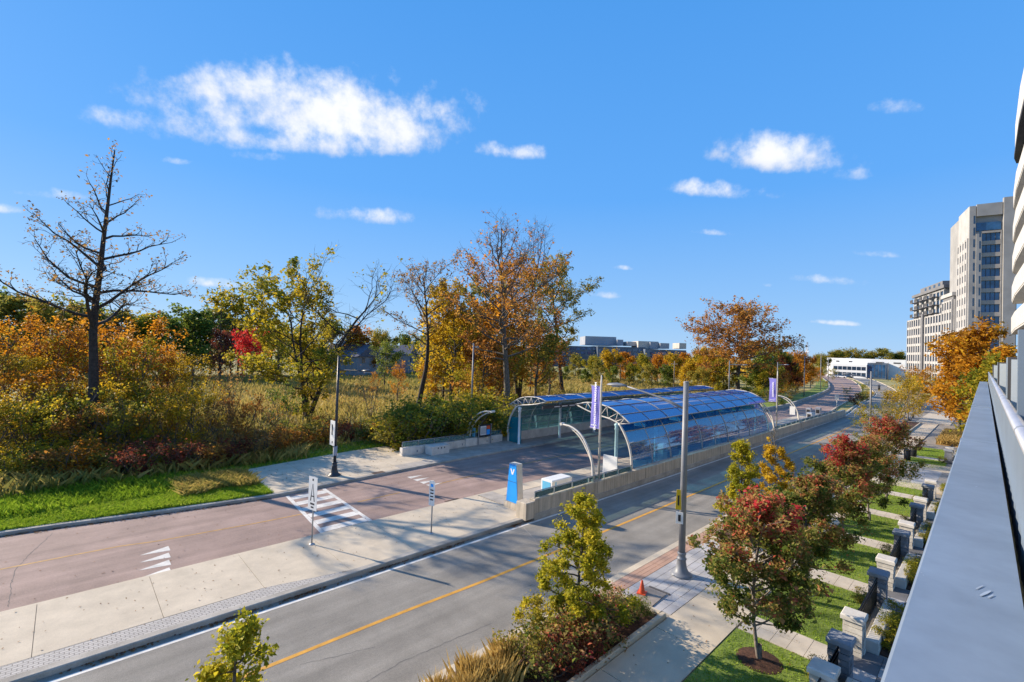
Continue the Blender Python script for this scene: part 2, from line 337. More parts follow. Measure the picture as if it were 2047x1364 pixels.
A['towerw'] = mat('precast_white_and_sunlit', (0.43, 0.42, 0.41), 0.85, 0.08, 0.3)  # pale precast of the blocks; also paints sunlight on the tower's street side
A['towergrey'] = mat('tower_grey_panel', (0.18, 0.18, 0.19), 0.8, 0.08, 0.3)
A['spandrel'] = mat('tower_band', (0.36, 0.33, 0.30), 0.85, 0.05, 0.3)
A['wb'] = mat('white_building_cladding', (0.80, 0.80, 0.79), 0.7, 0.03, 0.2)
A['bluegrey'] = mat('office_bluegrey_cladding', (0.10, 0.13, 0.18), 0.5, 0.25, 0.15)
A['plant_grey'] = mat('rooftop_plant_grey', (0.33, 0.35, 0.39), 0.7, 0.06, 0.2)
A['plant_tan'] = mat('rooftop_plant_tan', (0.52, 0.47, 0.42), 0.7, 0.06, 0.2)
A['houseroof'] = mat('house_roof_shingle', (0.12, 0.12, 0.15), 0.9, 0.15, 1.5)
A['housewall'] = mat('house_siding', (0.27, 0.27, 0.29), 0.85, 0.1, 0.6)
A['stone_l'] = mat('pillar_stone_light', (0.55, 0.52, 0.47), 0.85, 0.14, 2.5, 0.35, 30, fine=0.08)
A['stone_g'] = mat('pillar_stone_grey', (0.21, 0.22, 0.25), 0.85, 0.14, 2.5, 0.35, 30, fine=0.08)
A['cap_l'] = mat('pillar_cap_light', (0.62, 0.59, 0.54), 0.8, 0.07, 2.5, 0.15, 40)
A['cap_g'] = mat('pillar_cap_grey', (0.27, 0.29, 0.33), 0.75, 0.07, 2.5, 0.15, 40)
A['ledge'] = mat('ledge_metal', (0.225, 0.285, 0.37), 0.42, 0.06, 1.2, 0.03, 30, metal=0.15, spec=0.5, stain=0.2, fine=.06, fscale=7)
A['ledge2'] = mat('balustrade_metal', (0.20, 0.25, 0.31), 0.4, 0.05, 1.2, metal=0.15, spec=0.5)
A['rail'] = mat('handrail_aluminium', (0.60, 0.60, 0.62), 0.3, 0.05, 2, metal=0.6)
A['frost'] = mat('frosted_glass', (0.50, 0.55, 0.58), 0.3, 0.03, 1)
A['fascia'] = mat('balcony_fascia_white', (0.56, 0.54, 0.50), 0.7, 0.04, 1)
A['soffit'] = mat('soffit_dark', (0.07, 0.07, 0.075), 0.8, 0.1, 1)
A['cone'] = mat('cone_orange', (0.75, 0.10, 0.03), 0.5, 0.08, 5)
A['yellowsign'] = mat('yellow_sign', (0.75, 0.50, 0.02), 0.5, 0.05, 3)
A['grate'] = mat('rusty_grate', (0.13, 0.085, 0.06), 0.8, 0.25, 8)
A['bark_d'] = mat('bark_dark', (0.055, 0.045, 0.04), 0.95, 0.25, 6, 0.6, 25)
A['bark_g'] = mat('bark_grey', (0.13, 0.115, 0.10), 0.95, 0.25, 6, 0.6, 25)
A['bark_l'] = mat('bark_light', (0.24, 0.20, 0.165), 0.95, 0.2, 6, 0.5, 25)
A['carp'] = mat('car_paint_dark', (0.03, 0.03, 0.035), 0.25, 0.1, 3, spec=0.6)
A['carp_w'] = mat('car_paint_white', (0.62, 0.62, 0.62), 0.25, 0.05, 3, spec=0.6)
A['tyre'] = mat('tyre_rubber', (0.02, 0.02, 0.02), 0.9, 0.1, 5)
A['skin'] = mat('rider_clothes', (0.03, 0.035, 0.05), 0.9, 0.2, 8)
A['brickpath'] = mat('golden_planting_bed', (0.34, 0.20, 0.06), 0.9, 0.2, 2)
# leaves: tone 0..1 picks the colour
LM = {}
LM['yellowgreen'] = leafmat('leaf_yellowgreen', [(0.10, 0.15, 0.02), (0.27, 0.27, 0.025), (0.48, 0.38, 0.03), (0.62, 0.43, 0.035)])
LM['green'] = leafmat('leaf_green', [(0.06, 0.11, 0.02), (0.13, 0.19, 0.03), (0.23, 0.27, 0.04), (0.36, 0.33, 0.05)])
LM['olive'] = leafmat('leaf_olive', [(0.11, 0.13, 0.025), (0.24, 0.24, 0.04), (0.40, 0.32, 0.05), (0.52, 0.36, 0.055)])
LM['orange'] = leafmat('leaf_orange', [(0.26, 0.09, 0.012), (0.50, 0.20, 0.015), (0.66, 0.29, 0.02), (0.70, 0.38, 0.03)])
LM['rust'] = leafmat('leaf_rust', [(0.22, 0.09, 0.03), (0.42, 0.17, 0.035), (0.56, 0.26, 0.045), (0.64, 0.36, 0.07)])
LM['gold'] = leafmat('leaf_gold', [(0.24, 0.18, 0.015), (0.50, 0.33, 0.02), (0.68, 0.44, 0.025), (0.74, 0.52, 0.05)])
LM['red'] = leafmat('leaf_red', [(0.42, 0.02, 0.02), (0.62, 0.03, 0.03), (0.74, 0.05, 0.045), (0.70, 0.12, 0.07)])
LM['redbrown'] = leafmat('leaf_redbrown', [(0.09, 0.045, 0.03), (0.20, 0.06, 0.035), (0.33, 0.07, 0.04), (0.30, 0.14, 0.05)])
LM['maple'] = leafmat('leaf_maple_mixed', [(0.075, 0.12, 0.02), (0.15, 0.20, 0.035), (0.29, 0.29, 0.06), (0.46, 0.30, 0.11), (0.56, 0.18, 0.10), (0.62, 0.055, 0.065)])
LM['lime'] = leafmat('leaf_lime', [(0.16, 0.20, 0.015), (0.36, 0.36, 0.025), (0.54, 0.47, 0.03), (0.66, 0.53, 0.05)])
LM['autumn'] = leafmat('leaf_orange_gold', [(0.30, 0.14, 0.015), (0.54, 0.25, 0.02), (0.70, 0.36, 0.025), (0.74, 0.47, 0.04)])
LM['tan'] = leafmat('leaf_tan', [(0.17, 0.10, 0.045), (0.30, 0.18, 0.06), (0.42, 0.24, 0.07), (0.50, 0.30, 0.08)])
LM['conifer'] = leafmat('leaf_conifer', [(0.02, 0.035, 0.015), (0.04, 0.06, 0.02), (0.07, 0.09, 0.03), (0.10, 0.11, 0.04)], 0.15)
LM['grass'] = leafmat('blade_green', [(0.09, 0.17, 0.012), (0.20, 0.32, 0.02), (0.33, 0.46, 0.035), (0.46, 0.48, 0.08)], 0.4)
LM['drygrass'] = leafmat('blade_dry', [(0.24, 0.16, 0.05), (0.42, 0.28, 0.08), (0.58, 0.40, 0.13), (0.70, 0.52, 0.2)], 0.4)
LM['meadow'] = leafmat('blade_meadow', [(0.19, 0.20, 0.045), (0.34, 0.29, 0.07), (0.48, 0.37, 0.11), (0.52, 0.33, 0.11)], 0.4)
LM['litter'] = leafmat('leaf_litter', [(0.10, 0.035, 0.02), (0.20, 0.08, 0.03), (0.28, 0.13, 0.04), (0.14, 0.07, 0.03)], 0.1)
# ------------------------------------------------------------------ setting: ground, roads, pavements
MAIN_R = smoothline([(-40, 10.55), (20, 10.5), (60, 10.6), (90, 11.4), (112, 13.0), (145, 16.2), (175, 19.8), (215, 26.6), (300, 45.0), (380, 70)])
MAIN_L = smoothline([(-40, 17.55), (20, 17.1), (60, 17.15), (92, 17.5), (112, 19.2), (148, 21.9), (173, 25.0), (224, 35.0), (300, 53.5), (380, 80)])
BUS_R = smoothline([(-40, 22.0), (20, 21.8), (64, 21.9), (80, 20.6), (92, 19.9), (112, 21.8), (148, 25.0), (173, 28.2), (224, 37.6), (300, 55.5), (380, 82)])
BUS_L = smoothline([(-40, 31.8), (-12, 31.3), (-1.8, 30.5), (3, 29.75), (9.3, 28.95), (14, 29.3), (28, 29.9), (64, 29.9), (80, 28.2), (92, 27.0), (112, 28.3), (154, 33.0), (184, 38.3), (230, 49.0), (300, 68), (380, 96)])
def yat(line, x): return interp(line, x)
def ribbon(line_a, line_b, z, x0, x1, n=120):
    mb = MB(); xs = [x0 + (x1 - x0) * i / n for i in range(n + 1)]
    vs = [(x, yat(line_a, x), z) for x in xs] + [(x, yat(line_b, x), z) for x in xs]
    return mb.add(vs, [(i, i + 1, n + 2 + i, n + 1 + i) for i in range(n)])
def offs(line, d): return [(x, y + d) for x, y in line]
def kerbmb(line, w, z0, z1, x0, x1, n=90):
    # w > 0: the kerb stands on the left (+Y) of the line
    mb = MB(); xs = [x0 + (x1 - x0) * i / n for i in range(n + 1)]; c = 0.03
    prof = [(0, z0), (0, z1 - c), (math.copysign(c, w), z1), (w, z1), (w, z0)]
    m = len(prof); vs = []
    for x in xs:
        y = yat(line, x); vs += [(x, y + p[0], p[1]) for p in prof]
    fs = []
    for i in range(n):
        for k in range(m - 1):
            a, b = i * m + k, i * m + k + 1; f = (a, b, b + m, a + m); fs.append(f if w < 0 else f[::-1])
    fs += [tuple(range(m)), tuple(range(n * m, n * m + m))]
    return mb.add(vs, fs)
S = 2600
struct('ground', MB().sheet([(-S, -S), (S, -S), (S, S), (-S, S)], -0.06), A['field'])
main_road = struct('main_road', ribbon(MAIN_R, MAIN_L, 0.0, -40, 372, 160), A['asphalt'])
busway = struct('busway', ribbon(BUS_R, BUS_L, 0.0, -40, 372, 160), A['redasphalt'])
# rising brushland left of the street: one mesh, ending well past the houses
def field_z(x, y):
    e = max(0.0, y - 36.0)
    return 0.10 + 0.012 * min(e, 60) + 0.25 * math.sin(x * 0.07 + 1.3) * min(1, e / 25) + 0.15 * math.sin(y * 0.13 + x * 0.05) * min(1, e / 20)
mb = MB(); nx, ny = 70, 40; vs = []
for j in range(ny + 1):
    for i in range(nx + 1):
        x = -120 + 420 * i / nx; t = j / ny; y0 = max(33.0, yat(BUS_L, x) + 2.2) if x > 70 else 35.6; y = y0 + (230 - y0) * t ** 1.6
        vs.append((x, y, field_z(x, y)))
fs = [(j * (nx + 1) + i, j * (nx + 1) + i + 1, (j + 1) * (nx + 1) + i + 1, (j + 1) * (nx + 1) + i) for j in range(ny) for i in range(nx)]
mb.add(vs, fs, True); struct('meadow', mb, A['field'])
struct('verge', MB().sheet([(-45, 31.0), (-12, 31.4), (-1.8, 30.7), (3, 29.95), (8.9, 29.2), (9.15, 35.9), (9.15, 37.2), (-45, 37.2)], 0.135), A['lawn'])
struct('platform_verge', MB().sheet([(9.15, 35.75), (17.5, 37.2), (30, 37.4), (70, 37.4), (88, 33.5), (88, 40.2), (9.15, 40.2)], 0.132), A['lawn'])
# kerbs
struct('busway_kerb', kerbmb(BUS_L, 0.28, -0.02, 0.15, -40, 66, 90), A['kerb'])
struct('median_bus_kerb', kerbmb(BUS_R, -0.16, -0.02, 0.155, -40, 92, 90), A['concrete'])
struct('median_main_kerb', kerbmb(MAIN_L, 0.30, -0.02, 0.17, -40, 18.25, 60), A['kerb'])
struct('street_kerb', kerbmb(MAIN_R, -0.32, -0.02, 0.15, -40, 330, 120), A['concrete'])
struct('far_median_kerb', kerbmb(MAIN_L, 0.3, -0.02, 0.16, 93.2, 330, 80), A['concrete'])
struct('far_busway_kerb', kerbmb(BUS_R, -0.25, -0.02, 0.16, 93.2, 330, 80), A['concrete'])
# dark parapet kerb of the busway bend, with a pale coping
struct('bend_kerb', kerbmb(BUS_L, 0.45, -0.02, 0.55, 66.5, 330, 100), A['kerb'])
struct('bend_verge', ribbon(offs(BUS_L, 0.46), offs(BUS_L, 4.2), 0.3, 66.5, 330, 90), A['lawn'])
# median pavement: a bed with one slab for every bay between the joints
med = struct('median_pavement', ribbon(offs(MAIN_L, 0.30), offs(BUS_R, -0.16), 0.10, -40, 18.3, 40), A['joint'])
def slab_strip(parent, xs, ya, yb, z0, z1, m, gap=0.007, name='slab'):
    for a, b in zip(xs, xs[1:]):
        mbx = MB(); a2, b2 = a + gap, b - gap; c = 0.008
        p = [(a2, ya(a2)), (b2, ya(b2)), (b2, yb(b2)), (a2, yb(a2))]
        mbx.prism(p, z0, z1); o = mbx.build(name, m, parent)
xs = [-0.35 + 2.92 * k - 2.92 * 9 for k in range(16)] + [18.28]
slab_strip(med, xs, lambda x: yat(MAIN_L, x) + (0.98 if x < 8.1 else 0.31), lambda x: yat(BUS_R, x) - 0.175, 0.101, 0.16, A['concrete'])
# ribbed paver strip along the kerb of the median
def brickmat(name, c1, c2, mortar, bw, rh, ms=0.012):
    m = bpy.data.materials.new(name); m.use_nodes = True; nt = m.node_tree; N = nt.nodes.new; L = nt.links.new; b = nt.nodes['Principled BSDF']; b.inputs['Roughness'].default_value = 0.85
    tc = N('ShaderNodeTexCoord'); br = N('ShaderNodeTexBrick'); br.inputs['Scale'].default_value = 1; br.inputs['Brick Width'].default_value = bw; br.inputs['Row Height'].default_value = rh; br.inputs['Mortar Size'].default_value = ms
    br.inputs['Color1'].default_value = (*c1, 1); br.inputs['Color2'].default_value = (*c2, 1); br.inputs['Mortar'].default_value = (*mortar, 1)
    L(tc.outputs['Object'], br.inputs['Vector']); L(br.outputs['Color'], b.inputs['Base Color'])
    bp = N('ShaderNodeBump'); bp.inputs['Strength'].default_value = 0.6; bp.inputs['Distance'].default_value = 0.01; L(br.outputs['Fac'], bp.inputs['Height']); bp.invert = True; L(bp.outputs[0], b.inputs['Normal'])
    return m
A['tact'] = brickmat('ribbed_paver', (0.50, 0.46, 0.41), (0.42, 0.39, 0.35), (0.22, 0.20, 0.18), 0.20, 0.11)
struct('ribbed_paving', ribbon(offs(MAIN_L, 0.315), offs(MAIN_L, 0.965), 0.158, -40, 8.08, 40), A['tact'], med)
# platform floor behind the median wall, and the pavement of the left platform
plat = struct('station_platform', MB().box(18.36, 91.5, 17.42, 21.64, 0.02, 0.17), A['concrete_grey'])
for k in range(11):
    x = 19.5 + 5.9 * k; MB().prism([(x + .02, 20.6), (x + 5.87, 20.6), (x + 5.87, 21.6), (x + .02, 21.6)], 0.171, 0.182).build('platform_edge_slab', A['concrete'], plat)
lp = MB().sheet([(9.15, 29.24), (14, 29.56), (28, 30.17), (66, 30.17), (66, 37.4), (30, 37.4), (17.5, 37.15), (9.15, 35.7)], 0.10)
leftplat = struct('left_platform', lp, A['joint'])
for k in range(20):
    a, b = 9.15 + 2.9 * k, min(66, 9.15 + 2.9 * (k + 1)); yl = lambda x: yat(BUS_L, x) + 0.29
    yo = lambda x: 35.7 + (x - 9.15) * 0.18 if x < 17.5 else min(37.4, 37.15 + (x - 17.5) * 0.02)
    MB().prism([(a + .012, yl(a)), (b - .012, yl(b)), (b - .012, yl(b) + 0.95), (a + .012, yl(a) + 0.95)], 0.101, 0.156).build('edge_slab', A['concrete_grey'] if k > 2 else A['concrete'], leftplat)
    MB().prism([(a + .012, yl(a) + 0.975), (b - .012, yl(b) + .975), (b - .012, 33.0), (a + .012, 33.0)], 0.101, 0.155).build('slab', A['concrete'] if k < 4 else A['concrete_grey'], leftplat)
    if k < 4: MB().prism([(a + .012, 33.02), (b - .012, 33.02), (b - .012, yo(b)), (a + .012, yo(a))], 0.101, 0.155).build('slab', A['concrete'], leftplat)
# markings, each a thin sheet above its road
def marking(name, mb, m, parent): return mb.build(name, m, parent)
marking('edge_line', ribbon(offs(MAIN_L, -0.42), offs(MAIN_L, -0.26), 0.004, -40, 330, 160), A['paint_w'], main_road)
CEN = [(x, 13.72 if x < 60 else (yat(MAIN_R, x) + yat(MAIN_L, x)) / 2) for x in [-40 + 4 * i for i in range(95)]]
CEN = smoothline([(-40, 14.15), (4, 13.92), (14, 13.68), (40, 13.6), (75, 13.75), (92, 14.4), (112, 16.1), (148, 19.0), (175, 22.3), (220, 31.5), (300, 49)])
marking('centre_line', ribbon(offs(CEN, -0.075), offs(CEN, 0.075), 0.0045, -40, 86, 90), A['paint_y'], main_road)
BCEN = smoothline([(-40, 27.2), (-1.5, 26.2), (1.4, 25.9), (5, 25.55), (9.1, 25.25), (17, 25.4), (30, 25.95), (64, 25.9), (80, 24.3), (92, 23.3), (112, 25.0), (148, 28.8), (173, 32.5), (224, 43), (300, 61)])
marking('bus_centre_line', ribbon(offs(BCEN, -0.06), offs(BCEN, 0.06), 0.004, -40, 9.45, 40), A['paint_y2'], busway)
marking('bus_centre_line', ribbon(offs(BCEN, -0.06), offs(BCEN, 0.06), 0.004, 12.4, 15.2, 10), A['paint_y2'], busway)
marking('bus_centre_line', ribbon(offs(BCEN, -0.06), offs(BCEN, 0.06), 0.004, 18.2, 240, 100), A['paint_y2'], busway)
marking('bus_edge_line', ribbon(offs(BUS_R, 0.06), offs(BUS_R, 0.16), 0.004, 11.9, 14.2, 8), A['paint_y'], busway)
# zebra crossing: two skewed side lines and six bars
z0 = 0.0042
def quad(*pts): return MB().sheet([(p[0], p[1]) for p in pts], z0)
cA, cB, cC, cD = (9.62, 28.75), (9.05, 21.92), (12.0, 28.85), (11.72, 21.92)
def lerp(a, b, t): return (a[0] + (b[0] - a[0]) * t, a[1] + (b[1] - a[1]) * t)
marking('crossing_line', MB().sheet([cA, (cA[0] + .2, cA[1]), (cB[0] + .2, cB[1]), cB], 0.0042), A['paint_w'], busway)
marking('crossing_line', MB().sheet([(cC[0] - .2, cC[1]), cC, cD, (cD[0] - .2, cD[1])], 0.0042), A['paint_w'], busway)
for k in range(6):
    t0 = 0.045 + k * 0.165; t1 = t0 + 0.088
    a, b, c, d = lerp(cA, cB, t0), lerp(cC, cD, t0), lerp(cC, cD, t1), lerp(cA, cB, t1)
    marking('crossing_bar', MB().sheet([(a[0] + .21, a[1]), (b[0] - .21, b[1]), (c[0] - .21, c[1]), (d[0] + .21, d[1])], 0.0044), A['paint_w'], busway)
# yield teeth
for k in range(4):
    y = 24.75 - k * 0.78; x = 3.55 - 0.09 * k
    marking('yield_tooth', MB().sheet([(x, y + 0.06), (x, y - 0.5), (x - 1.0, y - 0.30)], 0.004), A['paint_w'], busway)
for k in range(4):
    y = 28.1 - k * 0.78
    marking('yield_tooth', MB().sheet([(17.35, y), (17.35, y - 0.5), (18.5, y - 0.22)], 0.004), A['paint_w'], busway)
for (x0, x1) in ((38, 64), (70, 88)):
    pass
# cracks and sealed seams in the asphalt
def crack(parent, pts, w, m='crack', seed=1):
    rr = random.Random(seed); P = []
    for (a, b) in zip(pts, pts[1:]):
        n = max(2, int(math.hypot(b[0] - a[0], b[1] - a[1]) / 0.15))
        for i in range(n):
            t = i / n; P.append((a[0] + (b[0] - a[0]) * t + rr.uniform(-.03, .03), a[1] + (b[1] - a[1]) * t + rr.uniform(-.03, .03)))
    mb = MB(); vs = []
    for i, p in enumerate(P):
        q = P[min(i + 1, len(P) - 1)]; o = P[max(i - 1, 0)]; dx, dy = q[0] - o[0], q[1] - o[1]; l = math.hypot(dx, dy) or 1; ww = w * rr.uniform(.5, 1.3)
        vs += [(p[0] - dy / l * ww, p[1] + dx / l * ww, 0.0035), (p[0] + dy / l * ww, p[1] - dx / l * ww, 0.0035)]
    mb.add(vs, [(2 * i, 2 * i + 1, 2 * i + 3, 2 * i + 2) for i in range(len(P) - 1)]); mb.build('crack', A[m], parent)
crack(busway, [G(*p) for p in ((106, 1066), (62, 1105), (28, 1142), (22, 1170), (17, 1218))], 0.011, seed=3)
crack(main_road, [G(*p) for p in ((730, 1364), (800, 1325), (880, 1290), (990, 1243))], 0.007, seed=4)
crack(main_road, [G(*p) for p in ((600, 1330), (690, 1308), (760, 1290))], 0.005, seed=5)
crack(main_road, [G(*p) for p in ((1045, 1052), (1065, 1075), (1085, 1098))], 0.012, 'kerb', seed=6)
# rusty grates
lg = MB().box(15.6, 16.5, 29.50, 30.0, 0.10, 0.162).build('drain_grate', A['grate'], leftplat)
MB().box(16.35, 17.35, 21.98, 22.35, 0.0, 0.006).build('drain_grate', A['grate'], busway)
# right-hand pavement: bed, pink bands, pavers, walk, lawns, paths
YK = 10.18
foot = struct('footway', MB().sheet([(-10, -4.0), (340, -4.0), (340, 9.0), (150, 12.0), (100, 10.9), (70, 10.3), (20, 10.2), (-10, 10.25)], 0.085), A['joint'])
for k in range(50):
    a, b = 4.0 + 1.2 * k, 4.0 + 1.2 * (k + 1)
    for j in range(3):
        MB().box(a + .006, b - .006, 9.60 + .19 * j + .006, 9.60 + .19 * (j + 1) - .006, 0.086, 0.148 + R.uniform(-.002, .002)).build('brick', A['pave_pink'], foot)
pm = {}
def paver(x0, x1, y0, y1, m, parent):
    MB().box(x0 + .008, x1 - .008, y0 + .008, y1 - .008, 0.086, 0.148 + R.uniform(-.003, .003)).build('paver', m, parent)
x = 12.4
rows = [7.62 + 0.328 * j for j in range(7)]
for j, y in enumerate(rows[:-1]):
    x = 12.4 + R.uniform(-.4, 0)
    while x < 22.7:
        w = R.choice((0.35, 0.5, 0.7, 0.85)); 
        if not (x < 14.9 and y > 7.6 - 1):
            paver(x, x + w, y, y + 0.328, A['pave'] if R.random() < .65 else A['pave2'], foot)
        x += w
# concrete walk in long bays
for k in range(30):
    a, b = 2.0 + 3.05 * k, 2.0 + 3.05 * (k + 1)
    MB().box(a + .012, b - .012, 5.86, 7.60, 0.086, 0.15).build('slab', A['concrete'], foot)
foot2 = struct('far_walk', MB().box(93.6, 330, 4.6, 8.4, 0.0, 0.14), A['concrete'])
# planted bed kerbs along the street, and soil in them
def bed(x0, x1, y0, y1, lab):
    k = 0.16
    t = thing('planting_bed', (x0, y0, 0.1), lab, 'planter')
    MB().cbox(x0, x1, y0, y0 + k, 0.09, 0.30).build('bed_kerb', A['concrete'], t)
    MB().cbox(x1 - k, x1, y0 + k + .002, y1, 0.09, 0.30).build('bed_kerb', A['concrete'], t)
    MB().cbox(x0, x0 + k, y0 + k + .002, y1, 0.09, 0.30).build('bed_kerb', A['concrete'], t)
    MB().box(x0 + k + .002, x1 - k - .002, y0 + k + .002, y1, 0.09, 0.20).build('soil', A['soil'], t)
    return t
bed(2.0, 14.95, 7.64, 9.57, 'pale concrete kerbed planting bed with red-leaved shrubs beside the paver crossing')
bed(22.9, 42.0, 7.64, 9.57, 'pale concrete kerbed planting bed beyond the grey lamp post')
bed(46.0, 62.0, 7.64, 9.57, 'pale concrete kerbed planting bed opposite the far end of the shelter')
bed(66.0, 92.0, 7.64, 9.57, 'pale concrete kerbed planting bed under the row of golden street trees')
UNIT0, UNIT = 16.85, 6.0
paths = [UNIT0 + UNIT * k for k in range(-1, 8)]
# lawns between the paths
lawnxs = []
ed = [2.0] + [v for p in paths for v in (p - 0.62, p + 0.62)] + [66.0]
for a, b in zip(ed[0::2], ed[1::2]):
    if 43.5 < a < 52: continue
    struct('lawn', MB().box(a, b, 3.0, 5.83, 0.0, 0.13), A['lawn']); lawnxs.append((a, b))
for p in paths:
    if 43 < p < 56: continue
    for j in range(6):
        y = 2.98 + 0.47 * j
        for i in (0, 1): MB().box(p - .6 + .6 * i + .006, p + .6 * i - .006, y + .006, y + .464, 0.086, 0.142 + R.uniform(-.003, .003)).build('path_slab', A['tan_slab'], foot)
    for i in range(4):
        for j in range(3): MB().box(p - 1.2 + .6 * i + .006, p - .6 + .6 * i - .006, 0.9 + .68 * j, 0.9 + .68 * (j + 1) - .012, 0.086, 0.14).build('patio_slab', A['pave_dark'] if (i + j) % 3 else A['pave2'], foot)
# a wider paved drive that cuts the row of gardens
drive = struct('driveway', MB().box(43.6, 55.4, -3, 5.84, 0.0, 0.151), A['concrete'])
for j in range(4):
    MB().box(45.6, 52.2, 0.2 + 1.4 * j + .02, 0.2 + 1.4 * (j + 1) - .02, 0.1515, 0.162).build('drive_slab', A['concrete_grey'] if j % 2 else A['pave'], drive)
# utility cover lid with the cone on it
cv = thing('utility_cover', (15.6, 8.75, 0.15), 'square concrete utility cover lying askew on the pale pavers', 'utility cover')
MB().rbox((15.75, 8.72), 1.15, 0.78, 0.149, 0.185, 0.06).build('lid', mat('lid_concrete', (0.33, 0.28, 0.235), .9, .12, 2.0, .2, 80), cv)
MB().rbox((16.42, 8.70), 0.10, 0.80, 0.149, 0.18, 0.06).build('rim', A['crack'], cv)
# ------------------------------------------------------------------ median wall, shelters, arches, banners
def text_mesh(s, size, mat_, name, parent, M4, bold=0.0, extrude=0.004):
    cu_ = bpy.data.curves.new(name, 'FONT'); cu_.body = s; cu_.size = size; cu_.extrude = extrude; cu_.align_x = 'CENTER'; cu_.align_y = 'CENTER'; cu_.offset = bold; cu_.resolution_u = 3
    tmp = bpy.data.objects.new(name, cu_); COL.objects.link(tmp); dg = bpy.context.evaluated_depsgraph_get()
    me = bpy.data.meshes.new_from_object(tmp.evaluated_get(dg)); bpy.data.objects.remove(tmp); me.transform(M4); me.materials.clear()
    return link(name, me, mat_, parent)
def M4(xa, ya, o):                                   # local x along xa, local y along ya
    xa, ya = Vector(xa).normalized(), Vector(ya).normalized(); za = xa.cross(ya); m = Matrix.Identity(4)
    for i in range(3): m[i][0], m[i][1], m[i][2], m[i][3] = xa[i], ya[i], za[i], o[i]
    return m
WY0, WY1, WZ = 16.98, 17.36, 1.06
wall = thing('median_wall', (18.3, 17.0, 0), 'long beige concrete panel wall along the station platform', 'wall')
npan = 52; pw = (92.0 - 18.34) / npan
for k in range(npan):
    a = 18.34 + pw * k; dz = R.uniform(-.006, .006); dy = R.uniform(-.006, .006)
    mbx = MB().cbox(a + .016, a + pw - .016, WY0 + dy, WY1, 0.30, WZ + dz, 0.025); mbx.build('panel', A['wallconc'], wall)
MB().box(18.3, 92.0, WY0 - .07, WY1 + .02, -0.02, 0.298).build('plinth', A['kerb'], wall); MB().box(18.36, 91.98, WY0 + .06, WY1 - .05, 0.3, 1.0).build('core', A['joint'], wall)
MB().cbox(17.62, 18.32, WY0 - .07, 17.62, 0.12, 1.0, .03).build('end_block', A['wallconc'], wall)
def balustrade(name, x0, x1, y, zb, zt, step, lab, post_m, glass_m, off=0.0):
    t = thing(name, (x0, y, zb), lab, 'railing')
    MB().tube([(x0, y, zt), (x1, y, zt)], 0.032, 8).build('top_rail', post_m, t)
    n = max(1, round((x1 - x0) / step)); d = (x1 - x0) / n
    for i in range(n + 1):
        x = x0 + d * i; MB().box(x - .022, x + .022, y - .03, y + .03, zb - .12, zt).build('post', post_m, t)
        if i < n: MB().box(x + .05, x + d - .05, y - .008, y + .008, zb + .03, zt - .045).build('glass_pane', glass_m, t)
    return t
balustrade('glass_balustrade', 18.5, 28.1, 17.14, WZ, 1.42, 1.6, 'glass railing on the median wall between the blue pylon and the shelter', A['steel'], A['railglass'])
balustrade('glass_balustrade', 57.6, 86.0, 17.14, WZ, 1.42, 2.0, 'glass railing on the median wall beyond the far end of the shelter', A['steel'], A['railglass'])

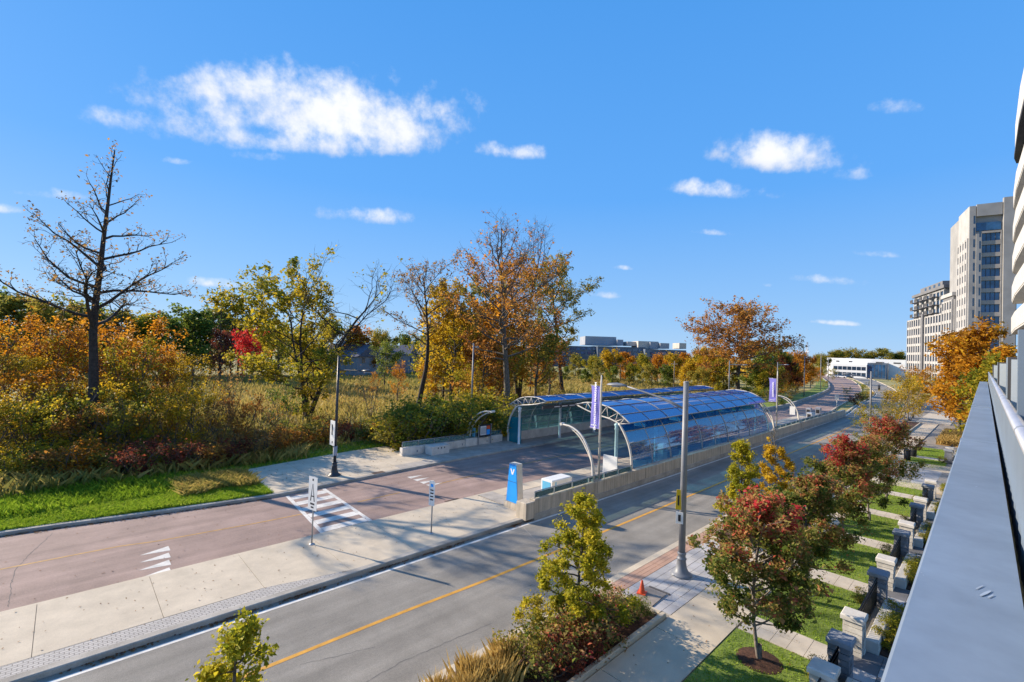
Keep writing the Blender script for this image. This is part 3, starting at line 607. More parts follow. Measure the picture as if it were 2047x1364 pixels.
def shelter(name, x0, x1, nb, mir, wallY, sec, can, low, colY, lab, zs=1.0, glass_low='blueglass', dark_roof=False, base_wall=False):
    """sec: wall curve (y,z); can: canopy upper curve; low: canopy lower chord (all for the near shelter, mirrored by mir)."""
    def T(p): return (mir(p[0]), p[1] * zs + (0.0))
    t = thing(name, (x0, T(sec[0])[0], 0.15), lab, 'bus shelter')
    S_ = [T(p) for p in [(q[1], q[2]) for q in arc([(0, a, b) for a, b in sec], 4)]]
    C_ = [T(p) for p in [(q[1], q[2]) for q in arc([(0, a, b) for a, b in can], 4)]]
    L_ = [T(p) for p in [(q[1], q[2]) for q in arc([(0, a, b) for a, b in low], 4)]]
    d = (x1 - x0) / nb; xs_ = [x0 + d * i for i in range(nb + 1)]
    for i, x in enumerate(xs_):
        major = (i % 2 == 0)
        MB().tube([(x, y, z) for y, z in S_], 0.085 if i in (0, nb) else (0.055 if major else 0.03), 8).build('wall_rib', A['cream'] if i in (0, nb) else A['greymetal'], t)
        MB().tube([(x, y, z + .02) for y, z in C_], 0.05 if major else 0.028, 6).build('roof_rib', A['cream'] if i in (0, nb) else A['greymetal'], t)
        if major:
            MB().tube([(x, y, z) for y, z in L_], 0.055, 6).build('lower_chord', A['cream'], t)
            web = MB(); nL = len(L_)
            for q in range(7):
                a = L_[min(nL - 1, int(q * (nL - 1) / 6))]; b = C_[min(len(C_) - 1, int((q + .0) * (len(C_) - 1) / 6))]; c = C_[min(len(C_) - 1, int((q + 1) * (len(C_) - 1) / 6))]
                web.tube([(x, *a), (x, *b)], 0.024, 5); web.tube([(x, *a), (x, *c)], 0.024, 5)
            web.build('truss_web', A['cream'], t)
        if i % 2 == 0:
            cy, cz = T(colY)
            MB().lathe([(0.16, 0.15), (0.16, 0.2), (0.125, 0.22), (0.12, cz - .5), (0.17, cz - .45), (0.12, cz - .3), (0.2, cz - .12), (0.1, cz)], (x, cy, 0), 12).build('column', A['teal'] if glass_low == 'blueglass' else A['white'], t)
    # long purlins
    for q in (0, 4, 8, 12, len(S_) - 1):
        y, z = S_[min(q, len(S_) - 1)]; MB().tube([(x0 - .05, y, z), (x1 + .05, y, z)], 0.035, 6).build('wall_purlin', A['greymetal'], t)
    nC = len(C_) - 1
    for q in (0, round(nC * .25), round(nC * .5), round(nC * .75), nC):
        y, z = C_[q]; MB().tube([(x0 - .1, y, z + .03), (x1 + .1, y, z + .03)], 0.05 if q in (0, nC) else 0.03, 6).build('roof_purlin', A['greymetal'], t)
    # panes
    rows_s = [0, 4, 8, 12, len(S_) - 1]; rows_c = [0, round(nC * .25), round(nC * .5), round(nC * .75), nC]
    for i in range(nb):
        a, b = xs_[i] + .04, xs_[i + 1] - .04
        for rws, P_, nm, gm in ((rows_s, S_, 'wall_pane', A[glass_low]), (rows_c, C_, 'roof_pane', A['bluecanopy'])):
            for r0, r1 in zip(rws, rws[1:]):
                if r1 <= r0: continue
                seg = P_[r0:r1 + 1]; mb = MB(); n = len(seg)
                vs = [(a, y, z) for y, z in seg] + [(b, y, z) for y, z in seg]
                mb.add(vs, [(k, k + 1, n + k + 1, n + k) for k in range(n - 1)], True); mb.build(nm, gm, t)
    return t, T, xs_
SEC = [(17.36, 1.08), (17.44, 1.9), (17.68, 2.75), (18.08, 3.5), (18.5, 4.05)]
CAN = [(17.62, 4.15), (18.2, 4.55), (19.05, 4.98), (20.1, 5.2), (21.3, 5.22), (22.3, 4.98)]
LOW = [(18.42, 4.02), (19.2, 4.26), (20.1, 4.40), (21.2, 4.62), (22.25, 4.94)]
shelter('bus_shelter', 28.5, 56.2, 10, lambda y: y, 17.36, SEC, CAN, LOW, (18.66, 4.05), 'blue glass bus shelter with curved canopy standing behind the median wall')
# far shelter: mirrored, its pavement side to the busway
MIR = lambda y: 50.1 - y
fs_t, fT, fxs = shelter('bus_shelter', 31.2, 66.6, 12, MIR, 32.7, SEC, CAN, LOW, (18.95, 4.05), 'bus shelter across the busway with teal glass and low white wall', zs=0.9, glass_low='tealglass')
for k in range(12):
    a = 31.3 + 2.94 * k
    MB().cbox(a + .01, a + 2.92, 32.52, 32.86, 0.155, 1.0, .02).build('base_panel', A['whiteconc'], fs_t)
# dark sign board and blue fascia under the canopy edge towards the busway
sbd = MB().box(31.3, 37.2, 28.35, 28.45, 3.72, 4.05).build('sign_board', A['soffit'], fs_t)
MB().box(37.4, 66.4, 28.35, 28.45, 3.78, 4.0).build('fascia', A['cyan'], fs_t)
for k in range(3): MB().box(32.9 + 1.1 * k, 33.7 + 1.1 * k, 28.335, 28.348, 3.82, 3.9).build('lettering', A['textwhite'], sbd)
MB().box(31.25, 31.29, 30.95, 32.55, 0.2, 2.6).build('end_screen', A['tealglass'], fs_t)
MB().tube([(38.4, 28.6, 3.7), (38.4, 28.6, 3.3)], 0.09, 8).build('camera_pod', A['cyan'], fs_t)
# fittings inside the near shelter
for (x, l) in ((31.5, 1.8), (36.8, 1.8), (42.6, 1.8), (48.0, 1.8), (52.8, 1.8)):
    b = thing('platform_bench', (x, 18.35, 0.17), 'pale slatted bench inside the blue glass shelter', 'bench', 'benches inside the blue glass shelter')
    for j in range(4): MB().cbox(x, x + l, 18.1 + .12 * j, 18.1 + .12 * j + .1, 0.60, 0.64, .01).build('seat_slat', A['cream'], b)
    for j in range(3): MB().box(x, x + l, 18.02, 18.05, 0.78 + .14 * j, 0.88 + .14 * j).build('back_slat', A['cream'], b)
    for e in (0.15, l - .2): MB().box(x + e, x + e + .06, 18.04, 18.5, 0.17, 0.598).build('leg', A['steel'], b); MB().box(x + e + .01, x + e + .05, 17.985, 18.018, 0.3, 1.16).build('back_post', A['steel'], b)
for i, (x, lab) in enumerate(((34.6, 'ticket machine cabinet inside the glass shelter near its open end'), (45.5, 'ticket machine cabinet inside the glass shelter near its middle'))):
    t = thing('ticket_machine', (x, 18.6, 0.17), lab, 'ticket machine')
    cbt = MB().cbox(x, x + .7, 18.3, 18.8, 0.17, 1.85, .05).build('cabinet', A['white'], t); MB().box(x + .1, x + .6, 18.802, 18.82, 1.2, 1.6).build('screen', A['bluebrand'], cbt); MB().box(x + .72, x + .73, 18.35, 18.75, 0.5, 1.7).build('side_panel', A['cyan'], t)
for i, x in enumerate((33.4, 39.3, 50.6)):
    t = thing('hanging_display', (x, 19.6, 3.3), 'small departure display hanging under the blue canopy', 'display', 'displays hanging under the blue canopy')
    hc = MB().box(x - .1, x + .1, 19.2, 20.2, 3.25, 3.65).build('case', A['white'], t); MB().box(x - .106, x - .101, 19.25, 20.15, 3.3, 3.6).build('screen', A['cyan'], hc); MB().tube([(x, 19.7, 3.66), (x, 19.7, 4.5)], .025, 6).build('hanger', A['steel'], t)
# freestanding double arches
def station_arch(x, base, curve, lab, banner=None, bz=0.0, mat_='cream'):
    t = thing('station_arch', (x, base[0], bz), lab, 'arch')
    P = arc([(x, a, b) for a, b in curve], 5)
    sgn = 1 if curve[-1][0] > curve[0][0] else -1
    MB().tube([(x - .09, y, z) for _, y, z in P], [0.085 - .035 * i / len(P) for i in range(len(P))], 8).build('outer_tube', A[mat_], t)
    Q = [(x + .12, y + sgn * (0.02 + .20 * math.sin(math.pi * min(1, i / (len(P) - 1)) * .95)), z - .22 * math.sin(math.pi * i / (len(P) - 1) * .95)) for i, (_, y, z) in enumerate(P)]
    MB().tube(Q, [0.08 - .03 * i / len(P) for i in range(len(P))], 8).build('inner_tube', A[mat_], t)
    for q in range(2, len(P) - 1, 4): MB().tube([P[q], Q[q]], 0.05, 6).build('brace', A['bark_g'], t)
    e = P[-1]; MB().tube([(e[0] - .16, e[1], e[2]), (e[0] + .16, e[1], e[2])], 0.10, 8).build('end_node', A[mat_], t)
    b = P[0]; MB().box(x - .28, x + .3, b[1] - .16, b[1] + .16, b[2] - .08, b[2] + .05).build('base_plate', A['steel'], t)
    return t
ARC = [(17.18, 1.14), (17.3, 2.2), (17.62, 3.0), (18.2, 3.75), (19.0, 4.15), (19.85, 4.22)]
station_arch(23.9, (17.18, 1.1), ARC, 'curved double-tube steel arch on the wall beside the first purple banner', bz=1.06)
x2 = PY(1551, 858, 17.2)[0]; x3 = PY(1597, 845, 17.2)[0]
station_arch(x2 - .6, (17.18, 1.1), [(17.18, 1.14), (17.35, 2.2), (17.85, 3.2), (18.7, 4.1), (19.8, 4.6)], 'curved double-tube steel arch at the far end of the blue shelter', bz=1.06)
a3 = station_arch(x3, (17.18, 1.1), ARC, 'curved double-tube steel arch carrying a small white sign', bz=1.06)
MB().box(x3 - .03, x3 + .0, 17.65, 18.25, 1.95, 3.0).build('sign_plate', A['white'], a3)
FARC = [(33.45, 0.72), (33.3, 1.8), (32.85, 2.55), (32.2, 3.1), (31.2, 3.5), (30.1, 3.62)]
fa = station_arch(26.9, (33.4, 0.7), FARC, 'curved double-tube steel arch over the concrete barrier of the left platform', bz=0.86)
MB().box(27.3, 27.34, 32.95, 33.35, 0.95, 1.75).build('blue_plate', A['cyan'], fa)
# banner poles
def banner_pole(x, y, h, zt, zb, w, lab, txt, z0):
    t = thing('banner_pole', (x, y, z0), lab, 'banner pole')
    MB().tube([(x, y, z0), (x, y, h - .6), (x, y, h)], [0.075, 0.06, 0.04], 10).build('pole', A['cream'], t)
    MB().cbox(x - .16, x + .16, y - .16, y + .16, z0 - .04, z0 + .05, .02).build('base_plate', A['steel'], t)
    dv = Vector((0.25, 1.0, 0)).normalized()
    P0 = Vector((x, y, 0)) + dv * 0.12
    for z in (zt, zb): MB().tube([(x, y, z), tuple(P0 + dv * (w + .08) + Vector((0, 0, z)))], 0.022, 6).build('banner_arm', A['steel'], t)
    n, mz = 6, 12; vs = []; fs_ = []; nn = Vector((dv.y, -dv.x, 0))
    for j in range(mz + 1):
        for i in range(n + 1):
            u = i / n; v = j / mz; q = P0 + dv * (w * u) + nn * (0.05 * math.sin(3.2 * u + 5 * v) * math.sin(math.pi * v)) - dv * (0.10 * math.sin(math.pi * v) * (u)); vs.append((q.x, q.y, zb + (zt - zb) * v - 0.06 * u * (1 - v)))
    for j in range(mz):
        for i in range(n): a = j * (n + 1) + i; fs_.append((a, a + 1, a + n + 2, a + n + 1))
    bn = MB().add(vs, fs_, True).build('banner', A['purple'], t)
    c = P0 + dv * (w * 0.36) - nn * -0.0; c = c - nn * 0.09
    zc = zb + (zt - zb) * 0.53
    off = Vector((x, y, z0))
    text_mesh(txt, 0.26 * (zt - zb) / 2.75, A['textwhite'], 'banner_lettering', bn, M4((0, 0, 1), dv, Vector((c.x, c.y, zc)) - off), 0.006)
    c2 = P0 + dv * (w * .5) - nn * 0.06
    for k in range(4): 
        o2 = c2 + dv * (-.22 + .14 * k); MB().box(-.005, .005, -.045, .045, 0, .07).build('banner_mark', A['textwhite'], bn, off=tuple(off - Vector((o2.x, o2.y, zb + .16)))) 
    return t
banner_pole(24.35, 17.16, 7.6, 6.9, 4.2, 0.85, 'purple banner with vertical white lettering beside the open end of the shelter', 'DOWNTOWN MARKHAM', 1.06)
xb, _ = PY(1552, 858, 17.16)
zz = PY(1556, 740, 17.16)[1]
banner_pole(xb, 17.16, 7.6, 6.75, 4.1, 0.85, 'purple banner with vertical white lettering beyond the far end of the shelter', 'DOWNTOWN', 1.06)
# blue pylon with the white V
py_ = thing('station_pylon', (18.55, 18.75, 0.16), 'tapered blue station pylon with a white V on a beige plinth', 'pylon')
MB().rbox((18.55, 18.72), 0.62, 1.12, 0.16, 0.46, 0, 0.93).build('plinth', A['wallconc'], py_)
def taper(x0, x1, yb, yt, z0, z1, m, nm):
    return MB().add([(x0, 18.72 - yb, z0), (x1, 18.72 - yb, z0), (x1, 18.72 + yb, z0), (x0, 18.72 + yb, z0), (x0, 18.72 - yt, z1), (x1, 18.72 - yt, z1), (x1, 18.72 + yt, z1), (x0, 18.72 + yt, z1)],
             [(0, 3, 2, 1), (4, 5, 6, 7), (0, 1, 5, 4), (1, 2, 6, 5), (2, 3, 7, 6), (3, 0, 4, 7)]).build(nm, m, py_)
taper(18.36, 18.78, 0.47, 0.30, 0.462, 2.62, A['cream'], 'case'); fpn = taper(18.33, 18.357, 0.44, 0.27, 0.50, 2.58, A['bluebrand'], 'front_panel')
MB().box(18.322, 18.329, 18.38, 19.06, 1.62, 1.635).build('panel_joint', A['ink'], fpn)
off = Vector((18.55, 18.75, 0.16))
vq = lambda pts: MB().add([(18.3225, 18.72 - u, v) for u, v in pts], [tuple(range(len(pts)))])
vq([(-.17, 2.34), (-.08, 2.34), (0.0, 2.13), (.08, 2.34), (.17, 2.34), (.055, 2.03), (-.055, 2.03)]).build('letter_v', A['textwhite'], fpn)
# white cabinet and white panel on the platform
cb = thing('platform_cabinet', (22.3, 18.9, 0.17), 'low white cabinet with a cyan door behind the glass railing', 'cabinet')
MB().cbox(21.6, 23.5, 18.6, 19.5, 0.17, 1.12, .05).build('body', A['white'], cb); MB().box(21.585, 21.598, 18.72, 19.38, 0.25, 1.0).build('cyan_door', A['cyan'], cb); MB().box(21.9, 22.0, 18.585, 18.599, .25, 1.0).build('cyan_strip', A['cyan'], cb)
wp = thing('notice_panel', (27.4, 18.5, 0.17), 'blank white notice panel standing before the open end of the shelter', 'sign panel')
MB().add([(27.3, 17.75, 0.3), (27.38, 17.75, 0.3), (27.38, 18.95, 0.3), (27.3, 18.95, 0.3), (27.3, 17.8, 1.95), (27.38, 17.8, 1.95), (27.38, 18.9, 1.95), (27.3, 18.9, 1.95)],
         [(0, 3, 2, 1), (4, 5, 6, 7), (0, 1, 5, 4), (1, 2, 6, 5), (2, 3, 7, 6), (3, 0, 4, 7)]).build('panel', A['white'], wp)
for y in (17.9, 18.75): MB().box(27.30, 27.38, y, y + .08, 0.17, 0.298).build('foot', A['steel'], wp)
# left platform barrier of white concrete blocks, bench block, map board
bar = thing('platform_barrier', (19.9, 33.1, 0.15), 'low white concrete block barrier with glass railing on the left platform', 'barrier')
bx = [19.9, 21.6, 23.3, 25.0, 26.3, 27.6, 29.2, 30.9]
for i, (a, b) in enumerate(zip(bx, bx[1:])):
    if i == 4: blk = MB().cbox(a + .02, b - .02, 33.0, 33.72, 0.1, 0.84, .03).build('block', A['whiteconc'], bar)
    else: blk = MB().cbox(a + .012, b - .012, 33.1, 33.5, 0.1, 0.78, .03).build('block', A['whiteconc'], bar)
    if i % 2 == 1 or i == 0: MB().box(b - .35, b - .22, 33.085, 33.098, 0.3, 0.48).build('recess_plate', A['greymetal'], blk)
MB().tube([(20.0, 33.3, 1.22), (30.9, 33.3, 1.22)], .03, 6).build('top_rail', A['steel'], bar)
for i in range(8):
    x = 20.0 + 1.55 * i; MB().box(x - .02, x + .02, 33.27, 33.33, 0.78, 1.2).build('rail_post', A['steel'], bar)
    if i < 7: MB().box(x + .04, x + 1.51, 33.295, 33.305, 0.82, 1.17).build('glass_pane', A['railglass'], bar)
bb = thing('concrete_block_seat', (22.3, 32.4, 0.15), 'white tapered concrete block seat in front of the platform barrier', 'block seat')
MB().rbox((22.8, 32.35), 1.75, 0.9, 0.155, 0.86, 0.02, 1.06).build('block', A['whiteconc'], bb)
for k in range(3): MB().box(22.5 + .32 * k, 22.58 + .32 * k, 31.86, 31.885, 0.62, 0.74).build('bolt_plate', A['ink'], bb)
mp = thing('map_board', (28.5, 33.0, 0.15), 'framed transit map board standing on the left platform barrier', 'notice board')
MB().box(27.7, 27.78, 32.92, 33.0, 0.155, 2.0).build('post', A['greymetal'], mp); MB().box(29.2, 29.28, 32.92, 33.0, 0.155, 2.0).build('post', A['greymetal'], mp)
mbo = MB().box(27.78, 29.2, 32.93, 32.99, 0.85, 1.98).build('board', A['ink'], mp); MB().box(27.92, 28.62, 32.915, 32.928, 1.02, 1.85).build('timetable', A['white'], mbo)
for k in range(5): MB().box(28.0 + .12 * k, 28.06 + .12 * k, 32.905, 32.914, 1.1, 1.75).build('timetable_column', A['plant_grey'], mbo)
MB().box(28.68, 29.08, 32.915, 32.928, 1.02, 1.5).build('blue_notice', A['bluebrand'], mbo); MB().box(28.68, 29.08, 32.914, 32.927, 1.53, 1.85).build('red_notice', A['cone'], mbo)
# furniture at the far end of the platform
for i, (px, py, w, h, lab) in enumerate(((1623, 842, .5, 1.6, 'narrow white ticket post near the far end of the platform'), (1633, 812, .9, 1.5, 'grey ticket cabinet across the platform end'), (1645, 820, .9, 1.8, 'tall grey ticket cabinet near the end of the median wall'))):
    x, y = (76.0, 18.2) if i == 0 else ((84, 20.2) if i == 1 else (82.5, 18.6))
    t = thing('ticket_cabinet', (x, y, .17), lab, 'cabinet'); MB().cbox(x - w / 2, x + w / 2, y - .3, y + .3, .17, h, .03).build('body', A['white'] if i == 0 else A['plant_grey'], t); MB().box(x - w / 2 - .012, x - w / 2 - .002, y - .22, y + .22, h * .55, h * .85).build('screen', A['ink'], t)
mk = thing('marker_post', (89.5, 18.6, .1), 'slim white marker post past the end of the median wall', 'post')
MB().tube([(94.2, 18.6, 0.1), (94.2, 18.6, 3.4)], .07, 8).build('post', A['cream'], mk); MB().box(94.1, 94.13, 18.3, 18.9, 2.4, 3.3).build('plate', A['cream'], mk)
# ------------------------------------------------------------------ lamps, signs, cone
def street_lamp(x, y, h, arm_dir, arm_z, arm_l, lab, m='pole', rise=0.3, z0=0.15, group=None, head=0.75, base=True, r=0.11, detail=True, lean=0.0):
    t = thing('street_lamp', (x, y, z0), lab, 'street lamp', group)
    mm = A[m]; tx, ty = x + lean * 0.5, y - lean
    if base:
        MB().lathe([(0.42, 0.0), (0.42, 0.05), (0.36, 0.09), (0.27, 0.16), (0.20, 0.34), (0.165, 0.62), (0.19, 0.64), (0.19, 0.68), (0.15, 0.70), (0.15, 0.82), (0.175, 0.84), (0.17, .89), (r, 0.92)], (x, y, z0), 20).build('base', mm, t)
    MB().tube([(x, y, z0 + (.9 if base else 0)), (x, y, z0 + h)], [r, r * 0.78], 14).build('pole', mm, t)
    MB().lathe([(r * .82, 0), (r * .84, .03), (r * .5, .06)], (x, y, z0 + h), 12).build('cap', mm, t)
    d = Vector((arm_dir[0], arm_dir[1], 0)).normalized(); p0 = Vector((x, y, z0 + arm_z))
    pts = [tuple(p0 + d * (arm_l * s) + Vector((0, 0, rise * (s ** .7)))) for s in (0, .25, .5, .75, 1.0)]
    MB().tube(pts, [0.055, .05, .045, .04, .04], 8).build('arm', mm if detail else A['steel'], t)
    e = Vector(pts[-1]); n = Vector((-d.y, d.x, 0)); vs = []
    prof = [(-.05, .06, .05), (.15, .13, .10), (head * .5, .19, .13), (head * .85, .16, .09), (head, .06, .03)]
    for (s, w, hh) in prof:
        for a in range(10):
            an = 2 * math.pi * a / 10; zc = math.sin(an) * hh * (1.0 if math.sin(an) > 0 else .35); q = e + d * s + n * (math.cos(an) * w) + Vector((0, 0, zc)); vs.append(tuple(q))
    fs_ = [(i * 10 + a, i * 10 + (a + 1) % 10, (i + 1) * 10 + (a + 1) % 10, (i + 1) * 10 + a) for i in range(4) for a in range(10)] + [tuple(range(9, -1, -1)), tuple(range(40, 50))]
    lh = MB().add(vs, fs_, True).build('lamp_head', mm if detail else A['steel'], t)
    if detail:
        q = e + d * head * .5; MB().rbox((q.x, q.y), .34, .2, q.z - .075, q.z - .04, math.atan2(d.y, d.x)).build('lens', A['frost'], lh)
    return t
l1 = street_lamp(13.4, 30.85, 8.0, (0.35, -1), 7.1, 2.2, 'black street lamp with white notice on the left pavement by the crossing', 'darkpole', rise=0.05, r=0.10)
npl = MB().box(13.15, 13.19, 30.5, 31.2, 2.2, 3.85).build('notice_plate', A['white'], l1); MB().box(13.143, 13.149, 30.78, 30.96, 2.9, 3.6).build('notice_lettering', A['ink'], npl)
MB().box(13.143, 13.149, 30.72, 30.86, 2.35, 2.5).build('notice_lettering', A['ink'], npl)
MB().lathe([(.135, 0), (.135, .62)], (13.4, 30.85, 1.5), 14).build('paper_wrap', A['plant_grey'], l1)
l2 = street_lamp(18.3, 8.75, 7.75, (-0.05, 1), 6.65, 2.75, 'grey street lamp post with long arm and yellow sign on the paver pavement', 'pole', rise=0.75, r=0.135, head=0.95)

MB().rbox((18.10, 8.85), 0.03, 0.22, 2.78, 3.58, 0.55, 0.7).build('yellow_sign', A['yellowsign'], l2); ysn = [o for o in COL.objects if o.parent == l2 and o.name.startswith('yellow_sign')][-1]; MB().rbox((18.085, 8.84), 0.012, 0.06, 2.95, 3.35, 0.55, 1).build('yellow_sign_mark', A['ink'], ysn)
wsn = MB().rbox((18.08, 8.78), 0.03, 0.28, 2.24, 2.70, 0.35).build('white_sign', A['white'], l2); MB().rbox((18.055, 8.772), 0.012, 0.10, 2.34, 2.6, 0.35).build('white_sign_mark', A['ink'], wsn)
MB().tube([(17.75, 8.75, .3), (17.9, 9.0, .22), (18.0, 9.05, .2)], .012, 5).build('cable_loop', A['steel'], l2)
street_lamp(*G(941, 858), HT(941, 858, 947, 690), (1, -.2), 9.0, 0.3, 'tall grey lamp post rising behind the left platform arch', 'pole', base=False, rise=.05, head=.4)
street_lamp(PY(1457, 785, 36)[0], 36, 8.1, (0.6, -1), 7.4, 2.4, 'grey street lamp standing behind the blue canopy beside the broad oak', 'pole', base=False, rise=0.05, detail=False)
street_lamp(67.1, 10.0, 7.7, (-0.3, 1), 6.9, 1.9, 'grey street lamp with arm beside the golden street trees', 'pole', rise=.4)
for (px, py, ty, Yo) in ((1607, 793, 712, 1.3), (1640, 780, 708, 1.3), (1655, 772, 716, 1.3), (1553, 805, 725, 2.5)):
    x, y = G(px, py, .3); street_lamp(x, y, HT(px, py, px + 3, ty, .3), (0.3, -1), HT(px, py, px + 3, ty, .3) - .5, 1.2, 'slim lamp post on the verge of the busway bend', 'pole', base=False, rise=.1, group='lamp posts along the busway bend', z0=.3, detail=False)
for (px, py, ty) in ((1844, 778, 680), (1857, 780, 722), (1775, 762, 725)):
    d = ray(px, py); t_ = (0.1 - CAMH) / d.z; x, y = d.x * t_, d.y * t_
    street_lamp(x, y, HT(px, py, px + 3, ty, .1), (-0.3, 1), HT(px, py, px + 3, ty, .1) - .4, 1.6, 'slim lamp post along the far pavement before the apartment block', 'pole', base=False, rise=.1, group='lamp posts on the far pavement', z0=.1, detail=False)
for (px, py, ty) in ((1405, 742, 705), (1347, 765, 722), (1240, 752, 713)):
    x, y = G(px, py + 14, .5)
    t = thing('utility_pole', (x, y, .2), 'slim wooden utility pole among the coloured trees beyond the meadow', 'utility pole', 'utility poles beyond the meadow')
    h = HT(px, py + 14, px + 1, ty, .5); MB().tube([(x, y, .0), (x, y, .5 + h)], [.16, .11], 8).build('pole', A['bark_l'], t); MB().box(x - .08, x + .08, y - .9, y + .9, h - .3, h - .15).build('crossarm', A['bark_l'], t)
# median signs
def sign(x, y, h, w, sh, lab, ang):
    t = thing('road_sign', (x, y, 0.16), lab, 'road sign')
    MB().lathe([(.12, 0), (.12, .02), (.04, .05)], (x, y, .16), 10).build('foot_plate', A['steel'], t)
    MB().tube([(x, y, .18), (x, y, h)], .032, 8).build('post', A['steel'], t)
    ca, sa = math.cos(ang), math.sin(ang)
    plate = []
    def pl(u0, u1, v0, v1, d, th, m, nm):
        vs = []
        for dd in (d, d + th):
            for (u, v) in ((u0, v0), (u1, v0), (u1, v1), (u0, v1)): vs.append((x - sa * u - ca * dd, y + ca * u - sa * dd, v))
        MB().add(vs, [(0, 1, 2, 3), (7, 6, 5, 4), (0, 4, 5, 1), (1, 5, 6, 2), (2, 6, 7, 3), (3, 7, 4, 0)]).build(nm, m, plate[0] if plate else t)
    pl(-w / 2, w / 2, h - sh, h, .045, .012, A['white'], 'plate')
    pt = [o for o in COL.objects if o.parent == t and o.name.startswith('plate')][-1]; plate.append(pt)
    return t, pl, pt
s1, pl1, pt1 = sign(8.15, 20.8, 3.12, .62, 1.45, 'white road sign with a tall black arrow on the median by the crossing', 0.22)
def wedge(t, x, y, ang, pts, d, m, nm):
    ca, sa = math.cos(ang), math.sin(ang); MB().add([(x - sa * u - ca * d, y + ca * u - sa * d, v) for u, v in pts], [tuple(range(len(pts)))]).build(nm, m, t)
for pts in ([(-.17, 2.06), (-.02, 2.82), (0.0, 2.82), (-.1, 2.06)], [(.17, 2.06), (.02, 2.82), (0.0, 2.82), (.1, 2.06)], [(-.1, 2.25), (.1, 2.25), (.09, 2.30), (-.09, 2.30)]): wedge(pt1, 8.15, 20.8, .22, pts, .0585, A['ink'], 'arrow')
pl1(-.05, .05, 2.95, 3.04, .0575, .002, A['ink'], 'symbol'); pl1(-.15, .15, 1.9, 1.98, .0575, .002, A['ink'], 'lettering'); pl1(-.1, .1, 1.76, 1.83, .0575, .002, A['ink'], 'lettering')
s2, pl2, pt2 = sign(12.85, 18.5, 2.65, .34, 1.15, 'narrow white road sign with lines of lettering on the median', 0.25)
pl2(-.08, .08, 2.38, 2.52, .0575, .002, A['bluebrand'], 'symbol')
for k in range(4): pl2(-.1, .1, 2.2 - .15 * k, 2.26 - .15 * k, .0575, .002, A['ink'], 'lettering')
# cone
cn = thing('traffic_cone', (15.7, 9.0, .19), 'small orange traffic cone on the utility cover', 'traffic cone')
MB().lathe([(.12, .03), (.115, .05), (.035, .46), (.02, .47)], (15.7, 9.0, .186), 14).build('cone', A['cone'], cn); MB().rbox((15.7, 9.0), .32, .32, .186, .215, .3).build('base', A['cone'], cn)
# bollard light and bin in the far gardens
for (x, y, lab) in ((58.5, 5.4, 'short black litter bin beside the far lawn'), (56.0, 5.6, 'short black bollard light on the far lawn edge')):
    t = thing('litter_bin', (x, y, .13), lab, 'bin'); MB().lathe([(.2, 0), (.24, .1), (.26, .8), (.22, .86)], (x, y, .14), 12).build('body', A['black'], t); MB().lathe([(.27, .0), (.27, .06), (.1, .12)], (x, y, 1.0), 12).build('lid', A['black'], t)
# ------------------------------------------------------------------ garden pillars and iron fences
def pillar(x, kind, lab, group):
    st_, cp = (A['stone_l'], A['cap_l']) if kind == 'l' else (A['stone_g'], A['cap_g'])
    t = thing('garden_pillar', (x, 2.95, 0.1), lab, 'pillar', group); w, d = .27, .25
    z = 0.1; rr = random.Random(int(x * 10))
    n = 6
    for i in range(n):
        e = rr.uniform(-.014, .014); z1 = 0.1 + (1.04) * (i + 1) / n
        cut = rr.uniform(-.1, .1)
        MB().box(x - w + e, x + cut - .006, 2.95 - d + e, 2.95 + d - e, z + .009, z1 - .009).build('stone_block', st_, t)
        MB().box(x + cut + .006, x + w - e, 2.95 - d - e, 2.95 + d + e, z + .009, z1 - .009).build('stone_block', st_, t)
        z = z1
    MB().box(x - w + .03, x + w - .03, 2.95 - d + .03, 2.95 + d - .03, 0.08, 1.13).build('core', A['joint'], t)
    MB().cbox(x - w - .05, x + w + .05, 2.95 - d - .05, 2.95 + d + .05, 1.142, 1.29, .03).build('cap', cp, t)
    return t
def iron_fence(x0, x1, lab, group):
    t = thing('iron_fence', (x0, 2.95, .13), lab, 'fence', group)
    for z in (.30, .95, 1.1): MB().box(x0, x1, 2.93, 2.97, z, z + .035).build('rail', A['black'], t)
    n = int((x1 - x0) / .13)
    for i in range(n + 1):
        x = x0 + (x1 - x0) * i / n; MB().box(x - .009, x + .009, 2.941, 2.959, .2, 1.16).build('picket', A['black'], t)
    return t
pillar(14.1, 'l', 'light stone pillar next to the mulched young maple', None)
iron_fence(14.45, 15.6, 'short black iron fence between the first light and grey pillars', None)
for k, p in enumerate(paths):
    if 43 < p < 56: continue
    pillar(p - .88, 'g', 'grey stone pillar beside a tan garden path', 'grey stone garden pillars'); pillar(p + .88, 'l', 'light stone pillar beside a tan garden path', 'light stone garden pillars')
    if p + UNIT < 43 or p > 56: 
        iron_fence(p + 1.2, p + UNIT - 1.2, 'black iron picket fence between two garden pillars', 'iron fences between garden pillars')
        lw = thing('low_stone_wall', (p + 1.3, 2.6, .1), 'low pale stone ledge behind the iron garden fence', 'wall', 'low ledges behind the garden fences')
        MB().cbox(p + 1.25, p + UNIT - 1.25, 2.40, 2.72, .1, .48, .02).build('ledge_stone', A['cap_l'], lw)
